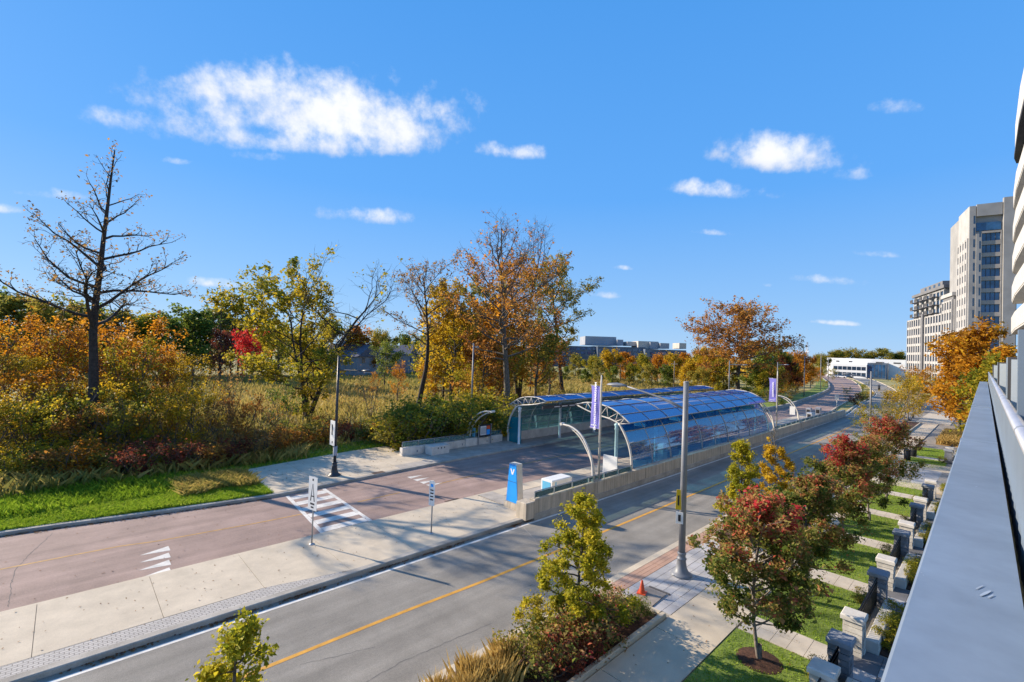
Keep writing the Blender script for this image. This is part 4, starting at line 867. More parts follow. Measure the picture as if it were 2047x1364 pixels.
# ------------------------------------------------------------------ our own building: ledge, balustrade, screens, slabs
BR = math.radians(0.7); bc, bs = math.cos(BR), math.sin(BR)
def B(x, y): return (x * bc - y * bs, x * bs + y * bc)
def bbox(x0, x1, y0, y1, z0, z1): return MB().prism([B(x0, y0), B(x1, y0), B(x1, y1), B(x0, y1)], z0, z1)
led = thing('balcony_ledge', (*B(2, 0.05), 7.3), 'wide blue-grey metal ledge running along outside the balcony railing', 'ledge')
seams = [0.2, 9.6, 17.6, 30.0, 46.0]
for i, (a, b) in enumerate(zip(seams, seams[1:])):
    z = 7.9 - (0.0 if i == 0 else 0.012 * (i % 2))
    mb = MB(); ya, yb_ = -0.135, 0.245
    P = [(ya, 7.3), (yb_, 7.3), (yb_, z - .015), (yb_ - .012, z), (ya, z - .004)]
    vs = [(*B(x, y), zz) for x in (a + .003, b - .003) for y, zz in P]; n = len(P)
    fs_ = [tuple(range(n)), tuple(range(2 * n - 1, n - 1, -1))] + [(k, n + k, n + (k + 1) % n, (k + 1) % n) for k in range(n)]
    mb.add(vs, fs_).build('ledge_panel', A['ledge'], led)
    if i: bbox(a - .05, a + .16, -.137, .248, z - .03, z + .012).build('seam_cover', A['ledge'], led)
scr = mat('scuff_white', (0.36, 0.43, 0.53), .5, .1, 8)
rr = random.Random(5)
for (px, py, l, w) in ((1970, 1186, .17, .008), (1958, 1174, .12, .004), (1980, 1192, .09, .004), (1958, 910, .05, .004), (1952, 973, .06, .004), (1842, 1145, .012, .006), (1846, 1150, .01, .005)):
    x, y = G(px, py, 7.901); 
    mbs = MB(); n = 8; c, s_ = math.cos(rr.uniform(2.2, 2.5)), math.sin(2.3)
    mbs.add([(x + math.cos(a * 2 * math.pi / n) * l * .5 * c - math.sin(a * 2 * math.pi / n) * w * s_, y + math.cos(a * 2 * math.pi / n) * l * .5 * s_ * .3 + math.sin(a * 2 * math.pi / n) * w * c, 7.9012) for a in range(n)], [tuple(range(n))]); mbs.build('scuff', scr, led)
bal = thing('balcony_balustrade', (*B(3, -.2), 7.3), 'grey metal panel balustrade with round aluminium handrail', 'railing')
x = 1.2
while x < 46:
    w = 0.36 if x < 30 else .9
    MB().prism([B(x + .012, -.200), B(x + w - .012, -.185), B(x + w - .012, -.172), B(x + .012, -.187)], 7.66, 8.50).build('panel', A['ledge2'], bal); x += w
bbox(1.0, 46, -.24, -.207, 7.3, 8.46).build('dark_gap_backing', A['black'], bal)  # black backing sheet: colours in the shade of the gap behind the panels
MB().tube([(*B(0.9, -.19), 8.545), (*B(46, -.19), 8.545)], 0.042, 12).build('handrail', A['rail'], bal)
for xx in (4.8, 9.6, 14.4, 19.2, 24.0): MB().tube([(*B(xx, -.19), 8.545), (*B(xx + .06, -.19), 8.545)], 0.0445, 12).build('handrail_sleeve', A['steel'], bal)
for i, (xx, zt, y0, lab) in enumerate(((6.1, 9.75, -.215, 'first'), (8.7, 9.12, -.215, 'a'), (15.4, 9.09, -.215, 'b'), (25.2, 9.05, -.215, 'c'))):
    if i == 0:
        t = thing('balcony_column', (*B(xx, -.3), 7.3), 'grey metal balcony column behind the railing', 'column')
        bbox(xx, xx + .14, -.9, -.206, 7.3, 9.33).build('column', A['ledge2'], t); bbox(xx - .012, xx - .002, -.9, -.3, 7.3, 9.33).build('side_trim', A['ledge2'], t)
        continue
    t = thing('privacy_screen', (*B(xx, -.3), 7.3), 'frosted privacy screen in a dark frame between the balconies', 'privacy screen', 'privacy screens along the balconies')
    bbox(xx, xx + .06, -1.9, -.206, 7.3, zt).build('frame', A['soffit'], t)
    bbox(xx - .012, xx - .002, -1.8, -.235, 8.0, zt - .03).build('pane', A['frost'], t); bbox(xx + .062, xx + .9, -.30, -.21, 7.3, zt).build('side_panel', A['ledge2'], t)
flr = thing('balcony_floor', (*B(10, -1.5), 7.0), 'dark balcony floor slab behind the railing', 'balcony'); bbox(-3, 46, -3.4, -.245, 7.0, 7.28).build('slab', A['soffit'], flr)
apt = thing('apartment_building', (*B(60, -3), 0), 'white curved balcony bands of the building the ledge belongs to', 'building')
zs = [12.05, 14.85, 17.6, 20.35, 23.4]
def slab_poly(k): return [B(*p) for p in ((62.5, -1.72 - .02 * k), (61.5, -1.62 - .01 * k), (55, -1.62), (47, -1.84), (38, -2.05), (20, -2.5), (4, -3.2), (4, -9), (62.5, -9))]
for i, z in enumerate(zs):
    MB().prism(slab_poly(i), z, z + 1.35).build('balcony_band', A['fascia'], apt)
    MB().prism([(p[0] , p[1] - .03) for p in slab_poly(i)], z - .12, z - .002).build('band_shadow_gap', A['fascia'], apt)
    MB().prism([B(*p) for p in ((59, -2.7), (45, -2.95), (4, -3.8), (4, -9), (59, -9))], z + 1.352, (zs[i + 1] if i < 4 else 29) - .122).build('glazing', A['window'], apt)
    for xx in (58.6, 52, 46): bbox(xx, xx + .4, -2.72 - (59 - xx) * .018, -2.3 - (59 - xx) * .018, z + 1.352, (zs[i + 1] if i < 4 else 28.6) - .125).build('column', A['ledge2'], apt)
MB().prism([B(*p) for p in ((64, -1.95), (62.5, -1.75), (54, -1.75), (46, -1.95), (4, -3), (4, -9), (64, -9))], 28.6, 31.3).build('roof_parapet', A['fascia'], apt)
MB().prism([B(*p) for p in ((64.2, -1.9), (62.5, -1.7), (54, -1.7), (4, -2.95), (4, -9), (64.2, -9))], 28.2, 28.598).build('roof_soffit', A['soffit'], apt)
bbox(46.5, 62, -9, -2.2, 0, 12.0).build('podium', A['towergrey'], apt)

# ------------------------------------------------------------------ far buildings
def frame(P0, ang):
    c, s = math.cos(ang), math.sin(ang)
    return lambda x, y: (P0[0] + x * c - y * s, P0[1] + x * s + y * c)
def fbox(fr, x0, x1, y0, y1, z0, z1): return MB().prism([fr(x0, y0), fr(x1, y0), fr(x1, y1), fr(x0, y1)], z0, z1)
def facade(t, fr, side, s0, s1, z0, z1, cols, floors, pier, span, mpier, mspan, mwin, d=0.35, pos=0.0, mull=0):
    """side 'f': front plane at local x=pos facing -x, running over y s0..s1; side 'r': plane at local y=pos facing +y, over x."""
    def bx(a, b, o0, o1, za, zb):
        if side == 'f': return fbox(fr, pos - o1, pos - o0, a, b, za, zb)
        return fbox(fr, a, b, pos + o0, pos + o1, za, zb)
    w = (s1 - s0) / cols; h = (z1 - z0) / floors
    for i in range(cols + 1):
        c = s0 + w * i; bx(max(s0, c - pier / 2), min(s1, c + pier / 2), 0.01, d, z0, z1).build('pier', mpier, t)
    for j in range(floors + 1):
        c = z0 + h * j
        for i in range(cols): bx(s0 + w * i + pier / 2 + .01, s0 + w * (i + 1) - pier / 2 - .01, 0.01, d - .06, max(z0, c - span / 2), min(z1, c + span / 2)).build('spandrel', mspan, t)
    for j in range(floors):
        for i in range(cols):
            a, b = s0 + w * i + pier / 2 + .02, s0 + w * (i + 1) - pier / 2 - .02
            o = bx(a, b, 0.012, 0.06, z0 + h * j + span / 2 + .02, z0 + h * (j + 1) - span / 2 - .02).build('window', mwin, t)
            for q in range(mull):
                u = a + (b - a) * (q + 1) / (mull + 1); bx(u - .05, u + .05, .062, .14, z0 + h * j + span / 2 + .02, z0 + h * (j + 1) - span / 2 - .02).build('mullion', A['soffit'], o)
T1 = thing('apartment_tower', (166, 4, 0), 'tall pale apartment tower with blue window bands', 'building')
f1 = frame((163, 5.1), math.radians(13))
fbox(f1, 0.4, 22, -8.6, -.4, 0, 46.5).build('core', A['tower'], T1)
facade(T1, f1, 'f', -5.9, -1.25, 6.9, 42.4, 1, 12, .5, 1.0, A['tower'], A['spandrel'], A['windowblue'], .5, .4, 4)
fbox(f1, .1, 1.2, -5.7, -1.3, 42.6, 44.6).build('terrace_window', A['windowblue'], T1)
fbox(f1, -.35, .39, -5.85, -1.3, 46.2, 49.2).build('parapet', A['tower'], T1); fbox(f1, .4, 22, -8.6, -.4, 46.51, 48.6).build('top_floor', A['tower'], T1)
fbox(f1, -.7, .38, -8.2, -6.0, 0, 50.2).build('right_pier', A['tower'], T1)
fbox(f1, -.5, .39, -2.2, -1.2, 0, 41.8).build('inner_pier', A['tower'], T1)
for k in range(12): fbox(f1, -.52, -.505, -2.0, -1.75, 9 + 2.9 * k, 10.9 + 2.9 * k).build('slot_window', A['window'], T1)
fbox(f1, -.25, .38, -1.15, 0.0, 0, 48.9).build('left_pier', A['tower'], T1)
for k in range(13): fbox(f1, -.27, -.255, -1.0, -.72, 9 + 2.95 * k, 11 + 2.95 * k).build('slot_window', A['window'], T1)
fbox(f1, 0.4, 10.5, -.398, 0.0, 0, 49.0).build('side_wall', A['towerw'], T1)  # paler than the front: its sunlit look is put into the colour
facade(T1, f1, 'r', .5, 10.4, 4, 41, 4, 13, 1.3, 1.1, A['towerw'], A['towerw'], A['window'], .3, 0.0)
B2 = thing('apartment_block', (188, 12, 0), 'mid-rise pale apartment block with stacked balconies and grey roof', 'building')
f2 = frame((186, 11.3), math.radians(20))
fbox(f2, 0, 32, -14, -.2, 0, 24).build('core', A['towergrey'], B2)
facade(B2, f2, 'r', 0.2, 31.5, 3.5, 24, 14, 7, .75, .8, A['towerw'], A['towerw'], A['window'], .35, -.2)
fbox(f2, -.3, 0, -13.8, -.2, 0, 24).build('front_wall', A['tower'], B2)
facade(B2, f2, 'f', -5.5, -.3, 3.5, 24, 3, 7, .7, .8, A['towerw'], A['towerw'], A['window'], .3, -.3)
fbox(f2, 4, 31, -13.5, -1.8, 24.01, 32).build('upper_floors', A['tower'], B2)
facade(B2, f2, 'r', 4, 31, 24.2, 31.6, 9, 3, .7, .8, A['towerw'], A['tower'], A['window'], .3, -1.8)
for j in range(3):
    for i in range(5):
        a = 7 + 4.6 * i
        o = fbox(f2, a, a + 2.6, -1.45, .3, 24.6 + 2.5 * j, 24.8 + 2.5 * j).build('balcony', A['towergrey'], B2)
        fbox(f2, a, a + 2.6, .22, .3, 24.81 + 2.5 * j, 25.8 + 2.5 * j).build('balcony_rail', A['soffit'], o)
fbox(f2, 3, 32, -14, -1.2, 32.01, 32.9).build('cornice', A['towergrey'], B2); fbox(f2, 10, 30, -12, -3, 32.91, 35).build('penthouse', A['towergrey'], B2)
for i in range(4): fbox(f2, 12 + 4 * i, 13.6 + 4 * i, -2.99, -2.96, 33.2, 34.6).build('penthouse_window', A['window'], B2)
fbox(f2, 14.2, 15.6, -.1, .6, 0, 25).build('stair_bay', A['towergrey'], B2)
B3 = thing('apartment_block', (176, 9.5, 0), 'pale apartment wing with arched gable between tower and block', 'building')
f3 = frame((176, 8.6), math.radians(17))
fbox(f3, 0, 9, -8, -.2, 0, 28).build('core', A['towergrey'], B3); facade(B3, f3, 'r', .2, 8.8, 3, 27, 4, 8, .8, .9, A['towerw'], A['towerw'], A['window'], .35, -.2)
facade(B3, f3, 'f', -6, -.3, 3, 27, 3, 8, .8, .9, A['towerw'], A['towerw'], A['window'], .35, 0)
fbox(f3, -.4, 9, -8, .2, 28.01, 29).build('cornice', A['towerw'], B3)
# white low building at the end of the street
W = thing('white_office', (318, 50, 0), 'long low white building with glazed entrance at the end of the street', 'building')
fw_ = frame((318, 70), 0)
y0, y1 = -37, -2
fbox(fw_, 0, 40, y0, y1, 0, 10.6).build('hall', A['wb'], W)
fbox(fw_, -9, -.02, -22, -6.5, 0, 7.4).build('front_wing', A['wb'], W)
for z in (1.0, 4.2):
    for i in range(7): fbox(fw_, -9.06, -9.01, -21.5 + 2.1 * i, -19.7 + 2.1 * i, z, z + 1.9).build('window', A['window'], W)
fbox(fw_, -8, -.03, -30, -22.05, 0, 8.5).build('entrance_block', A['bluegrey'], W)
for i in range(5): fbox(fw_, -8.06, -8.01, -29.6 + 1.55 * i, -28.4 + 1.55 * i, .8, 7.6).build('window', A['windowblue'], W)
for (ya, yb_) in ((-8, -6.5), (-14, -12.4), (-28, -24.5), (-35, -32)): fbox(fw_, -.08, -.02, ya, yb_, 8.4, 9.1).build('roof_grille', A['soffit'], W)
# far office campus
def dpt(px, py, D):
    d = ray(px, py); return d.x * D, d.y * D, CAMH + d.z * D
O = thing('office_campus', (*dpt(1240, 700, 250)[:2], 0), 'long blue-grey office building with pale rooftop plant boxes beyond the trees', 'building')
def obox(px0, px1, pyt, pyb, D, dep, m, nm):
    a = dpt(px0, pyt, D); b = dpt(px1, pyt, D); zb = dpt(px0, pyb, D)[2]; n = fw * dep
    MB().prism([(a[0], a[1]), (b[0], b[1]), (b[0] + n.x, b[1] + n.y), (a[0] + n.x, a[1] + n.y)], zb, a[2]).build(nm, m, O)
obox(1090, 1195, 690, 740, 250, 40, A['bluegrey'], 'wing'); obox(1170, 1232, 672, 689.5, 255, 20, A['plant_grey'], 'plant_box'); obox(1195, 1290, 692, 740, 245, 40, A['bluegrey'], 'wing')
obox(1290, 1372, 698, 742, 240, 40, A['bluegrey'], 'wing'); obox(1234, 1246, 679, 691, 252, 12, A['plant_grey'], 'plant_box'); obox(1254, 1277, 683, 691.5, 250, 10, A['plant_tan'], 'plant_box')
obox(1276, 1316, 682, 697, 246, 14, A['plant_tan'], 'plant_box'); obox(1300, 1317, 684, 697.5, 244, 10, A['plant_grey'], 'plant_box'); obox(1320, 1338, 686, 697, 242, 10, A['plant_grey'], 'plant_box'); obox(1358, 1372, 686, 697.5, 242, 10, A['plant_tan'], 'plant_box')
for i in range(24):
    px = 1093 + 11.5 * i
    if 1190 < px < 1196 or 1284 < px < 1292: continue
    base = 692 if px < 1193 else (695 if px < 1288 else 701)
    for j in range(2): obox(px, px + 8.5, base + 3 + 8 * j, base + 8 + 8 * j, 239.6 if px > 1288 else (244.8 if px > 1193 else 249.8), .15, A['windowblue'], 'window')
# grey houses beyond the meadow
def house(px, D, w, d, h, rh, ang, lab):
    x, y, _ = dpt(px, 720, D); fr = frame((x, y), ang); z0 = field_z(x, y) - .3
    t = thing('house', (x, y, z0), lab, 'house'); fbox(fr, -w / 2, w / 2, -d / 2, d / 2, z0, z0 + h).build('wall', A['housewall'], t)
    o = .4; P = [fr(-w / 2 - o, -d / 2 - o), fr(w / 2 + o, -d / 2 - o), fr(w / 2 + o, d / 2 + o), fr(-w / 2 - o, d / 2 + o), fr(-w / 2 - o, 0), fr(w / 2 + o, 0)]
    z = z0 + h + .01; MB().add([(*P[0], z), (*P[1], z), (*P[2], z), (*P[3], z), (*P[4], z + rh), (*P[5], z + rh)], [(0, 1, 5, 4), (2, 3, 4, 5), (0, 4, 3), (1, 2, 5), (3, 2, 1, 0)]).build('roof', A['houseroof'], t); rf = [o_ for o_ in COL.objects if o_.parent == t and o_.name.startswith('roof')][-1]
    for i in range(3):
        u = -w / 2 + w * (i + .5) / 3
        for zz in (1.2, 4.0):
            if zz + 1.3 < h: fbox(fr, u - .6, u + .6, -d / 2 - .06, -d / 2 - .01, z0 + zz, z0 + zz + 1.3).build('window', A['window'], t)
    for (yy) in (-d / 4, d / 4): fbox(fr, -w / 2 - .06, -w / 2 - .01, yy - .6, yy + .6, z0 + 3.9, z0 + 5.2).build('window', A['window'], t)
    fbox(fr, -.4, .4, d / 4, d / 4 + .7, z0 + h + .5, z0 + h + rh + .8).build('chimney', A['housewall'], rf)
house(700, 128, 13, 10, 5.6, 3.2, HEAD + 1.2, 'grey gabled house behind the yellow broad tree')
house(775, 140, 15, 10, 6.0, 2.6, HEAD + 1.57, 'grey house with white gable trim right of the broad tree')
house(845, 150, 14, 10, 5.8, 2.8, HEAD + 1.4, 'grey house partly hidden behind the tall bare trunk')
house(110, 105, 16, 11, 5.8, 2.8, HEAD + 1.6, 'grey house hidden behind the orange thicket')
# lattice tower
lt = thing('lattice_mast', dpt(1614, 705, 420)[:2] + (0,), 'slender lattice mast far beyond the busway bend', 'mast')
x, y, zt = dpt(1614, 684, 420); mbm = MB()
for (i, j) in ((-1, -1), (1, -1), (1, 1), (-1, 1)): mbm.tube([(x + 1.4 * i, y + 1.4 * j, 0), (x + .3 * i, y + .3 * j, zt)], .18, 4)
mbm.build('leg_frame', A['steel'], lt)
mbx = MB()
for k in range(9):
    z = zt * (k + .5) / 9; w = 1.4 - 1.1 * z / zt; mbx.tube([(x - w, y - w, z), (x + w, y + w, z + 1)], .12, 4); mbx.tube([(x + w, y - w, z), (x - w, y + w, z + 1)], .12, 4)
mbx.build('cross_bracing', A['steel'], lt)
for k in range(3):
    z = zt * (.7 + .13 * k); MB().box(x - 2.2, x + 2.2, y - .15, y + .15, z, z + .3).build('crossarm', A['steel'], lt)
# motorcycle with rider on the bend, parked cars
mx_, my_ = G(1757, 780)
mc = thing('motorcycle', (mx_, my_, 0), 'dark motorcycle on the street bend', 'motorcycle')
for dx in (-.7, .7): MB().tube([(mx_ + dx, my_ - .08, .33), (mx_ + dx, my_ + .08, .33)], .33, 14).build('wheel', A['tyre'], mc)
MB().tube([(mx_ - .7, my_, .6), (mx_ - .2, my_, .75), (mx_ + .4, my_, .8), (mx_ + .75, my_, .95)], [.14, .22, .2, .1], 8).build('body', A['carp'], mc); MB().tube([(mx_ + .55, my_ - .38, 1.1), (mx_ + .55, my_ + .38, 1.1)], .03, 6).build('handlebar', A['black'], mc)
rd = MB().tube([(mx_ - .15, my_, .82), (mx_ - .1, my_, 1.1), (mx_ + .02, my_, 1.4), (mx_ + .06, my_, 1.5), (mx_ + .1, my_, 1.56)], [.2, .22, .24, .12, .08], 10)
rd.lathe([(.03, 0), (.12, .05), (.15, .15), (.13, .26), (.04, .32)], (mx_ + .12, my_, 1.52), 10)
for s in (-1, 1): rd.tube([(mx_ + .0, my_ + .22 * s, 1.38), (mx_ + .25, my_ + .33 * s, 1.18), (mx_ + .52, my_ + .34 * s, 1.13)], [.08, .06, .045], 6); rd.tube([(mx_ - .12, my_ + .12 * s, .85), (mx_ + .25, my_ + .24 * s, .78), (mx_ + .1, my_ + .24 * s, .36)], [.12, .09, .06], 6)
ro = rd.build('person', A['skin'], off=(mx_, my_, .8)); ro.location = (mx_, my_, .8); tag(ro, 'person in dark clothes riding the motorcycle on the bend', 'person')
def car(x, y, a, m, lab, grp=None, nm='parked_car'):
    t = thing(nm, (x, y, 0), lab, 'car', grp, a)
    def bb(x0, x1, y0, y1, z0, z1, k, m_, n_):
        MB().add([(x0, y0, z0), (x1, y0, z0), (x1, y1, z0), (x0, y1, z0), (x0 + k, y0 + .12, z1), (x1 - k, y0 + .12, z1), (x1 - k, y1 - .12, z1), (x0 + k, y1 - .12, z1)], [(0, 3, 2, 1), (4, 5, 6, 7), (0, 1, 5, 4), (1, 2, 6, 5), (2, 3, 7, 6), (3, 0, 4, 7)]).build(n_, m_, t, off=(0, 0, 0))
    bb(-2.2, 2.2, -.9, .9, .3, .95, .08, m, 'body'); bb(-1.3, 1.4, -.8, .8, .952, 1.5, .45, A['window'], 'cabin')
    for (i, j) in ((-1.35, -.85), (1.35, -.85), (1.35, .85), (-1.35, .85)): MB().tube([(i, j - .1, .33), (i, j + .1, .33)], .33, 12).build('wheel', A['tyre'], t, off=(0, 0, 0))
for i, px in enumerate((1662, 1672, 1683, 1694)):
    x, y = G(px, 755); car(300 + 2 * (i % 2), y * 300 / x, 1.45, A['carp'] if i % 2 else A['carp_w'], ('dark' if i % 2 else 'white') + ' car parked before the low white building', 'cars parked before the white building')
# ------------------------------------------------------------------ trees
def make_tree(seed, H, Rr, clear=0.3, limbs=14, prof=None, trunk_r=0.25, el=(15, 65), wob=0.12, lean=(0, 0), dens2=1.6, dens3=2.4, leaves=4000, lsize=0.22, jit=0.35, keep=None, tone=None, stems=1, spread=0.0, trop=0.10, l2=0.48, sides=7, twig=0.012, fill=0.0, droop=0.0, clump=0.55):
    rg = random.Random(seed); nr = np.random.default_rng(seed)
    prof = prof or (lambda f: math.sin(math.pi * (0.12 + 0.83 * f)) ** 0.7)
    wv, wf = [], []; anchors = []; tonebase = []
    def tube(P, r0, r1, n):
        b = len(wv); m = len(P); prev = None
        for i, p in enumerate(P):
            q = P[min(i + 1, m - 1)]; o = P[max(i - 1, 0)]; t = (q - o); t = t.normalized() if t.length > 1e-6 else Vector((0, 0, 1))
            if prev is None: u = t.orthogonal().normalized()
            else:
                u = prev - t * prev.dot(t); u = u.normalized() if u.length > 1e-6 else t.orthogonal().normalized()
            prev = u; w = t.cross(u); r = r0 + (r1 - r0) * i / (m - 1)
            for k in range(n):
                a = 2 * math.pi * k / n; v = p + (u * math.cos(a) + w * math.sin(a)) * r; wv.append((v.x, v.y, v.z))
        for i in range(m - 1):
            for k in range(n):
                k2 = (k + 1) % n; wf.append((b + i * n + k, b + i * n + k2, b + (i + 1) * n + k2, b + (i + 1) * n + k))
    def path(p, d, L, n, wb, tr):
        P = [p]; d = d.normalized()
        for i in range(n):
            d = (d + Vector((rg.gauss(0, wb), rg.gauss(0, wb), rg.gauss(0, wb) + tr))).normalized(); p = p + d * (L / n); P.append(p)
        return P
    def at(P, t):
        f = t * (len(P) - 1); i = min(int(f), len(P) - 2); return P[i].lerp(P[i + 1], f - i), (P[i + 1] - P[i]).normalized()
    for s in range(stems):
        a = 2 * math.pi * s / stems + rg.uniform(-.4, .4)
        hs = H * (1.0 if s == 0 else rg.uniform(.72, .97)); tr_ = trunk_r * (1 if s == 0 else .8)
        d0 = Vector((lean[0] + spread * math.cos(a) * (stems > 1), lean[1] + spread * math.sin(a) * (stems > 1), 1))
        T = path(Vector((0.12 * math.cos(a) * (stems > 1), 0.12 * math.sin(a) * (stems > 1), -0.15)), d0, hs * d0.length * .98, 10, wob * .35, 0.02)
        if stems == 1:
            ex, ey = lean[0] * hs - T[-1].x, lean[1] * hs - T[-1].y; T = [Vector((p.x + ex * i_ / 10, p.y + ey * i_ / 10, p.z)) for i_, p in enumerate(T)]
        k = hs / max(.1, T[-1].z); T = [Vector((p.x, p.y, p.z * k if p.z > 0 else p.z)) for p in T]
        tube(T, tr_, max(.015, tr_ * .10), sides)
        if s == 0:      # root flare
            tube([Vector((0, 0, -.2)), Vector((0, 0, .1)), Vector((0, 0, .5 + tr_))], tr_ * 1.6, tr_ * .98, sides)
        for i in range(limbs // stems + 1):
            f = (i + rg.uniform(.1, .9)) / (limbs // stems + 1); hf = clear + (1 - clear) * f * .97; p, tt = at(T, hf)
            az = i * 2.399 + seed + rg.uniform(-.35, .35); e = math.radians(el[0] + (el[1] - el[0]) * f + rg.uniform(-10, 10))
            L1 = Rr * prof(f) * rg.uniform(.75, 1.12) / max(.55, math.cos(e) * .5 + .5)
            if L1 < .15: continue
            d = Vector((math.cos(az) * math.cos(e), math.sin(az) * math.cos(e), math.sin(e)))
            P = path(p, d, L1, 6, wob, trop - droop); r1 = max(.018, tr_ * (1 - hf * .8) * .52 * min(1, L1 / (Rr * .6)) + .01)
            tube(P, r1, max(.008, r1 * .18), 5); tb = rg.gauss(0, .13)
            n2 = max(2, int(L1 * dens2))
            for j in range(n2):
                t2 = .22 + .78 * (j + rg.random()) / n2; q, td = at(P, t2); sd = td.cross(Vector((0, 0, 1))); sd = sd.normalized() if sd.length > 1e-3 else Vector((1, 0, 0))
                dd = (td * .8 + sd * (1 if j % 2 else -1) * rg.uniform(.5, 1.1) + Vector((0, 0, rg.uniform(-.2, .55)))).normalized(); L2 = L1 * l2 * (1.15 - .65 * t2) * rg.uniform(.6, 1.2)
                P2 = path(q, dd, L2, 4, wob * 1.3, trop * .8 - droop); r2 = max(.009, r1 * .42 * (1.1 - .6 * t2)); tube(P2, r2, max(.006, twig * .6), 4)
                n3 = max(1, int(L2 * dens3))
                for h in range(n3):
                    t3 = .2 + .8 * (h + rg.random()) / n3; q3, td3 = at(P2, t3); sd3 = td3.cross(Vector((rg.gauss(0, 1), rg.gauss(0, 1), rg.gauss(0, 1)))); sd3 = sd3.normalized() if sd3.length > 1e-3 else Vector((0, 0, 1))
                    d3 = (td3 * .7 + sd3 * .8 + Vector((0, 0, rg.uniform(-.1, .4)))).normalized(); L3 = max(.2, L2 * .42 * rg.uniform(.5, 1.2))
                    P3 = path(q3, d3, L3, 2, wob * 1.5, trop * .5); tube(P3, max(.006, r2 * .45), max(.003, twig * .35), 3)
                    for q_ in (.3, .65, 1.0): anchors.append(tuple(at(P3, min(.999, q_))[0])); tonebase.append(tb)
                anchors.append(tuple(P2[-1])); tonebase.append(tb)
        for q_ in (.9, 1.0): anchors.append(tuple(at(T, min(.999, q_))[0])); tonebase.append(0)
    An = np.array(anchors, np.float32); WV = np.array(wv, np.float32)
    kz = H / max(H * .6, np.percentile(An[:, 2], 99.5)); lx_, ly_ = lean[0], lean[1]
    rad_ = np.percentile(np.hypot(An[:, 0] - lx_ * An[:, 2], An[:, 1] - ly_ * An[:, 2]), 97); kr = min(1.7, max(.6, Rr / rad_))
    for Q in (An, WV):
        cx_, cy_ = lx_ * Q[:, 2], ly_ * Q[:, 2]; q_ = np.hypot(Q[:, 0] - cx_, Q[:, 1] - cy_); f_ = np.where(q_ > trunk_r * 1.8, kr, 1.0)
        Q[:, 0] = cx_ + (Q[:, 0] - cx_) * kr; Q[:, 1] = cy_ + (Q[:, 1] - cy_) * kr; Q[:, 2] *= kz
    wood = np_mesh('trunk', WV, wf, None, True); tb = np.array(tonebase, np.float32)
    if keep is not None:
        pk = np.array([keep(a[0] / Rr, a[1] / Rr, a[2] / H) for a in An]); m = nr.random(len(An)) < pk
        An, tb = (An[m], tb[m]) if m.sum() > 5 else (An[:5], tb[:5])
    if leaves > 0:
        leaf = leaf_mesh(nr, An, tb, leaves, lsize, jit, tone, H, Rr, clump=clump)
    else: leaf = None
    return wood, leaf
def leaf_mesh(nr, An, tb, n, lsize, jit, tone, H, Rr, updir=0.35, clump=.55):
    wt = nr.gamma(clump, 1.0, len(An)) + .05; idx = nr.choice(len(An), n, p=wt / wt.sum()); C = An[idx] + nr.normal(0, jit * .55, (n, 3)).astype(np.float32); C[:, 2] = np.maximum(C[:, 2], .05)
    nrm = nr.normal(0, 1, (n, 3)); nrm[:, 2] = np.abs(nrm[:, 2]) + updir; nrm /= np.linalg.norm(nrm, axis=1)[:, None]
    a = nr.normal(0, 1, (n, 3)); u = np.cross(nrm, a); u /= np.linalg.norm(u, axis=1)[:, None] + 1e-9; v = np.cross(nrm, u)
    s = (lsize * np.clip(nr.lognormal(-.12, .38, n), .35, 1.9))[:, None]; asp = nr.uniform(.45, .75, n)[:, None]
    V = np.empty((n, 4, 3), np.float32); bend = nrm * s * .12
    V[:, 0] = C - u * s * .5 - bend; V[:, 1] = C + v * s * .5 * asp + bend; V[:, 2] = C + u * s * .5 - bend; V[:, 3] = C - v * s * .5 * asp + bend
    tn = nr.normal(.5, .2, n) + tb[idx]
    if tone is not None: tn = tone(C[:, 0] / Rr, C[:, 1] / Rr, C[:, 2] / H, nr.normal(0, 1, n)) + tb[idx] * 1.1
    return np_mesh('crown', V.reshape(-1, 3), np.arange(4 * n).reshape(n, 4), np.clip(tn, 0, 1))
def put_tree(name, meshes, loc, lab, cat, leafm, barkm='bark_g', group=None, rz=0.0, sc=(1, 1, 1)):
    t = thing(name, loc, lab, cat, group, rz); t.scale = sc
    def child(nm, me, m):
        o = bpy.data.objects.new(nm, me); COL.objects.link(o); o.parent = t
        if len(me.materials) == 0: me.materials.append(m)
        if me.materials[0] != m: o.material_slots[0].link = 'OBJECT'; o.material_slots[0].material = m
    child('trunk' if cat == 'tree' else 'stems', meshes[0], A[barkm])
    if meshes[1] is not None: child('crown' if cat == 'tree' else 'foliage', meshes[1], LM[leafm])
    return t
def gz(x, y): return field_z(x, y) if y > 36 else .12
def pxground(px, py):
    x, y = G(px, py, .2); return x, y, gz(x, y) - .05
def atdepth(px, D):
    py = 698 + 9 * F / D + (px - 1023) * .033; d = ray(px, py); return d.x * D, d.y * D
def img2loc(px, tx):  # image-right vector on the ground
    return rt
def hero(name, px, py, tpx, tpy, halfw_px, lab, leafm, bark, seed, **kw):
    x, y, z = pxground(px, py); d = ray(px, py); D = (z - CAMH) / d.z * d.dot(fw)
    h = HT(px, py, tpx, tpy, z); Rr = halfw_px / F * D
    lx = (tpx - px) / F * D - h * math.tan(ROLL) ; L = rt * (lx / h)
    ms = make_tree(seed, h, Rr, lean=(L.x * .9, L.y * .9), **kw)
    return put_tree(name, ms, (x, y, z), lab, 'tree', leafm, bark)
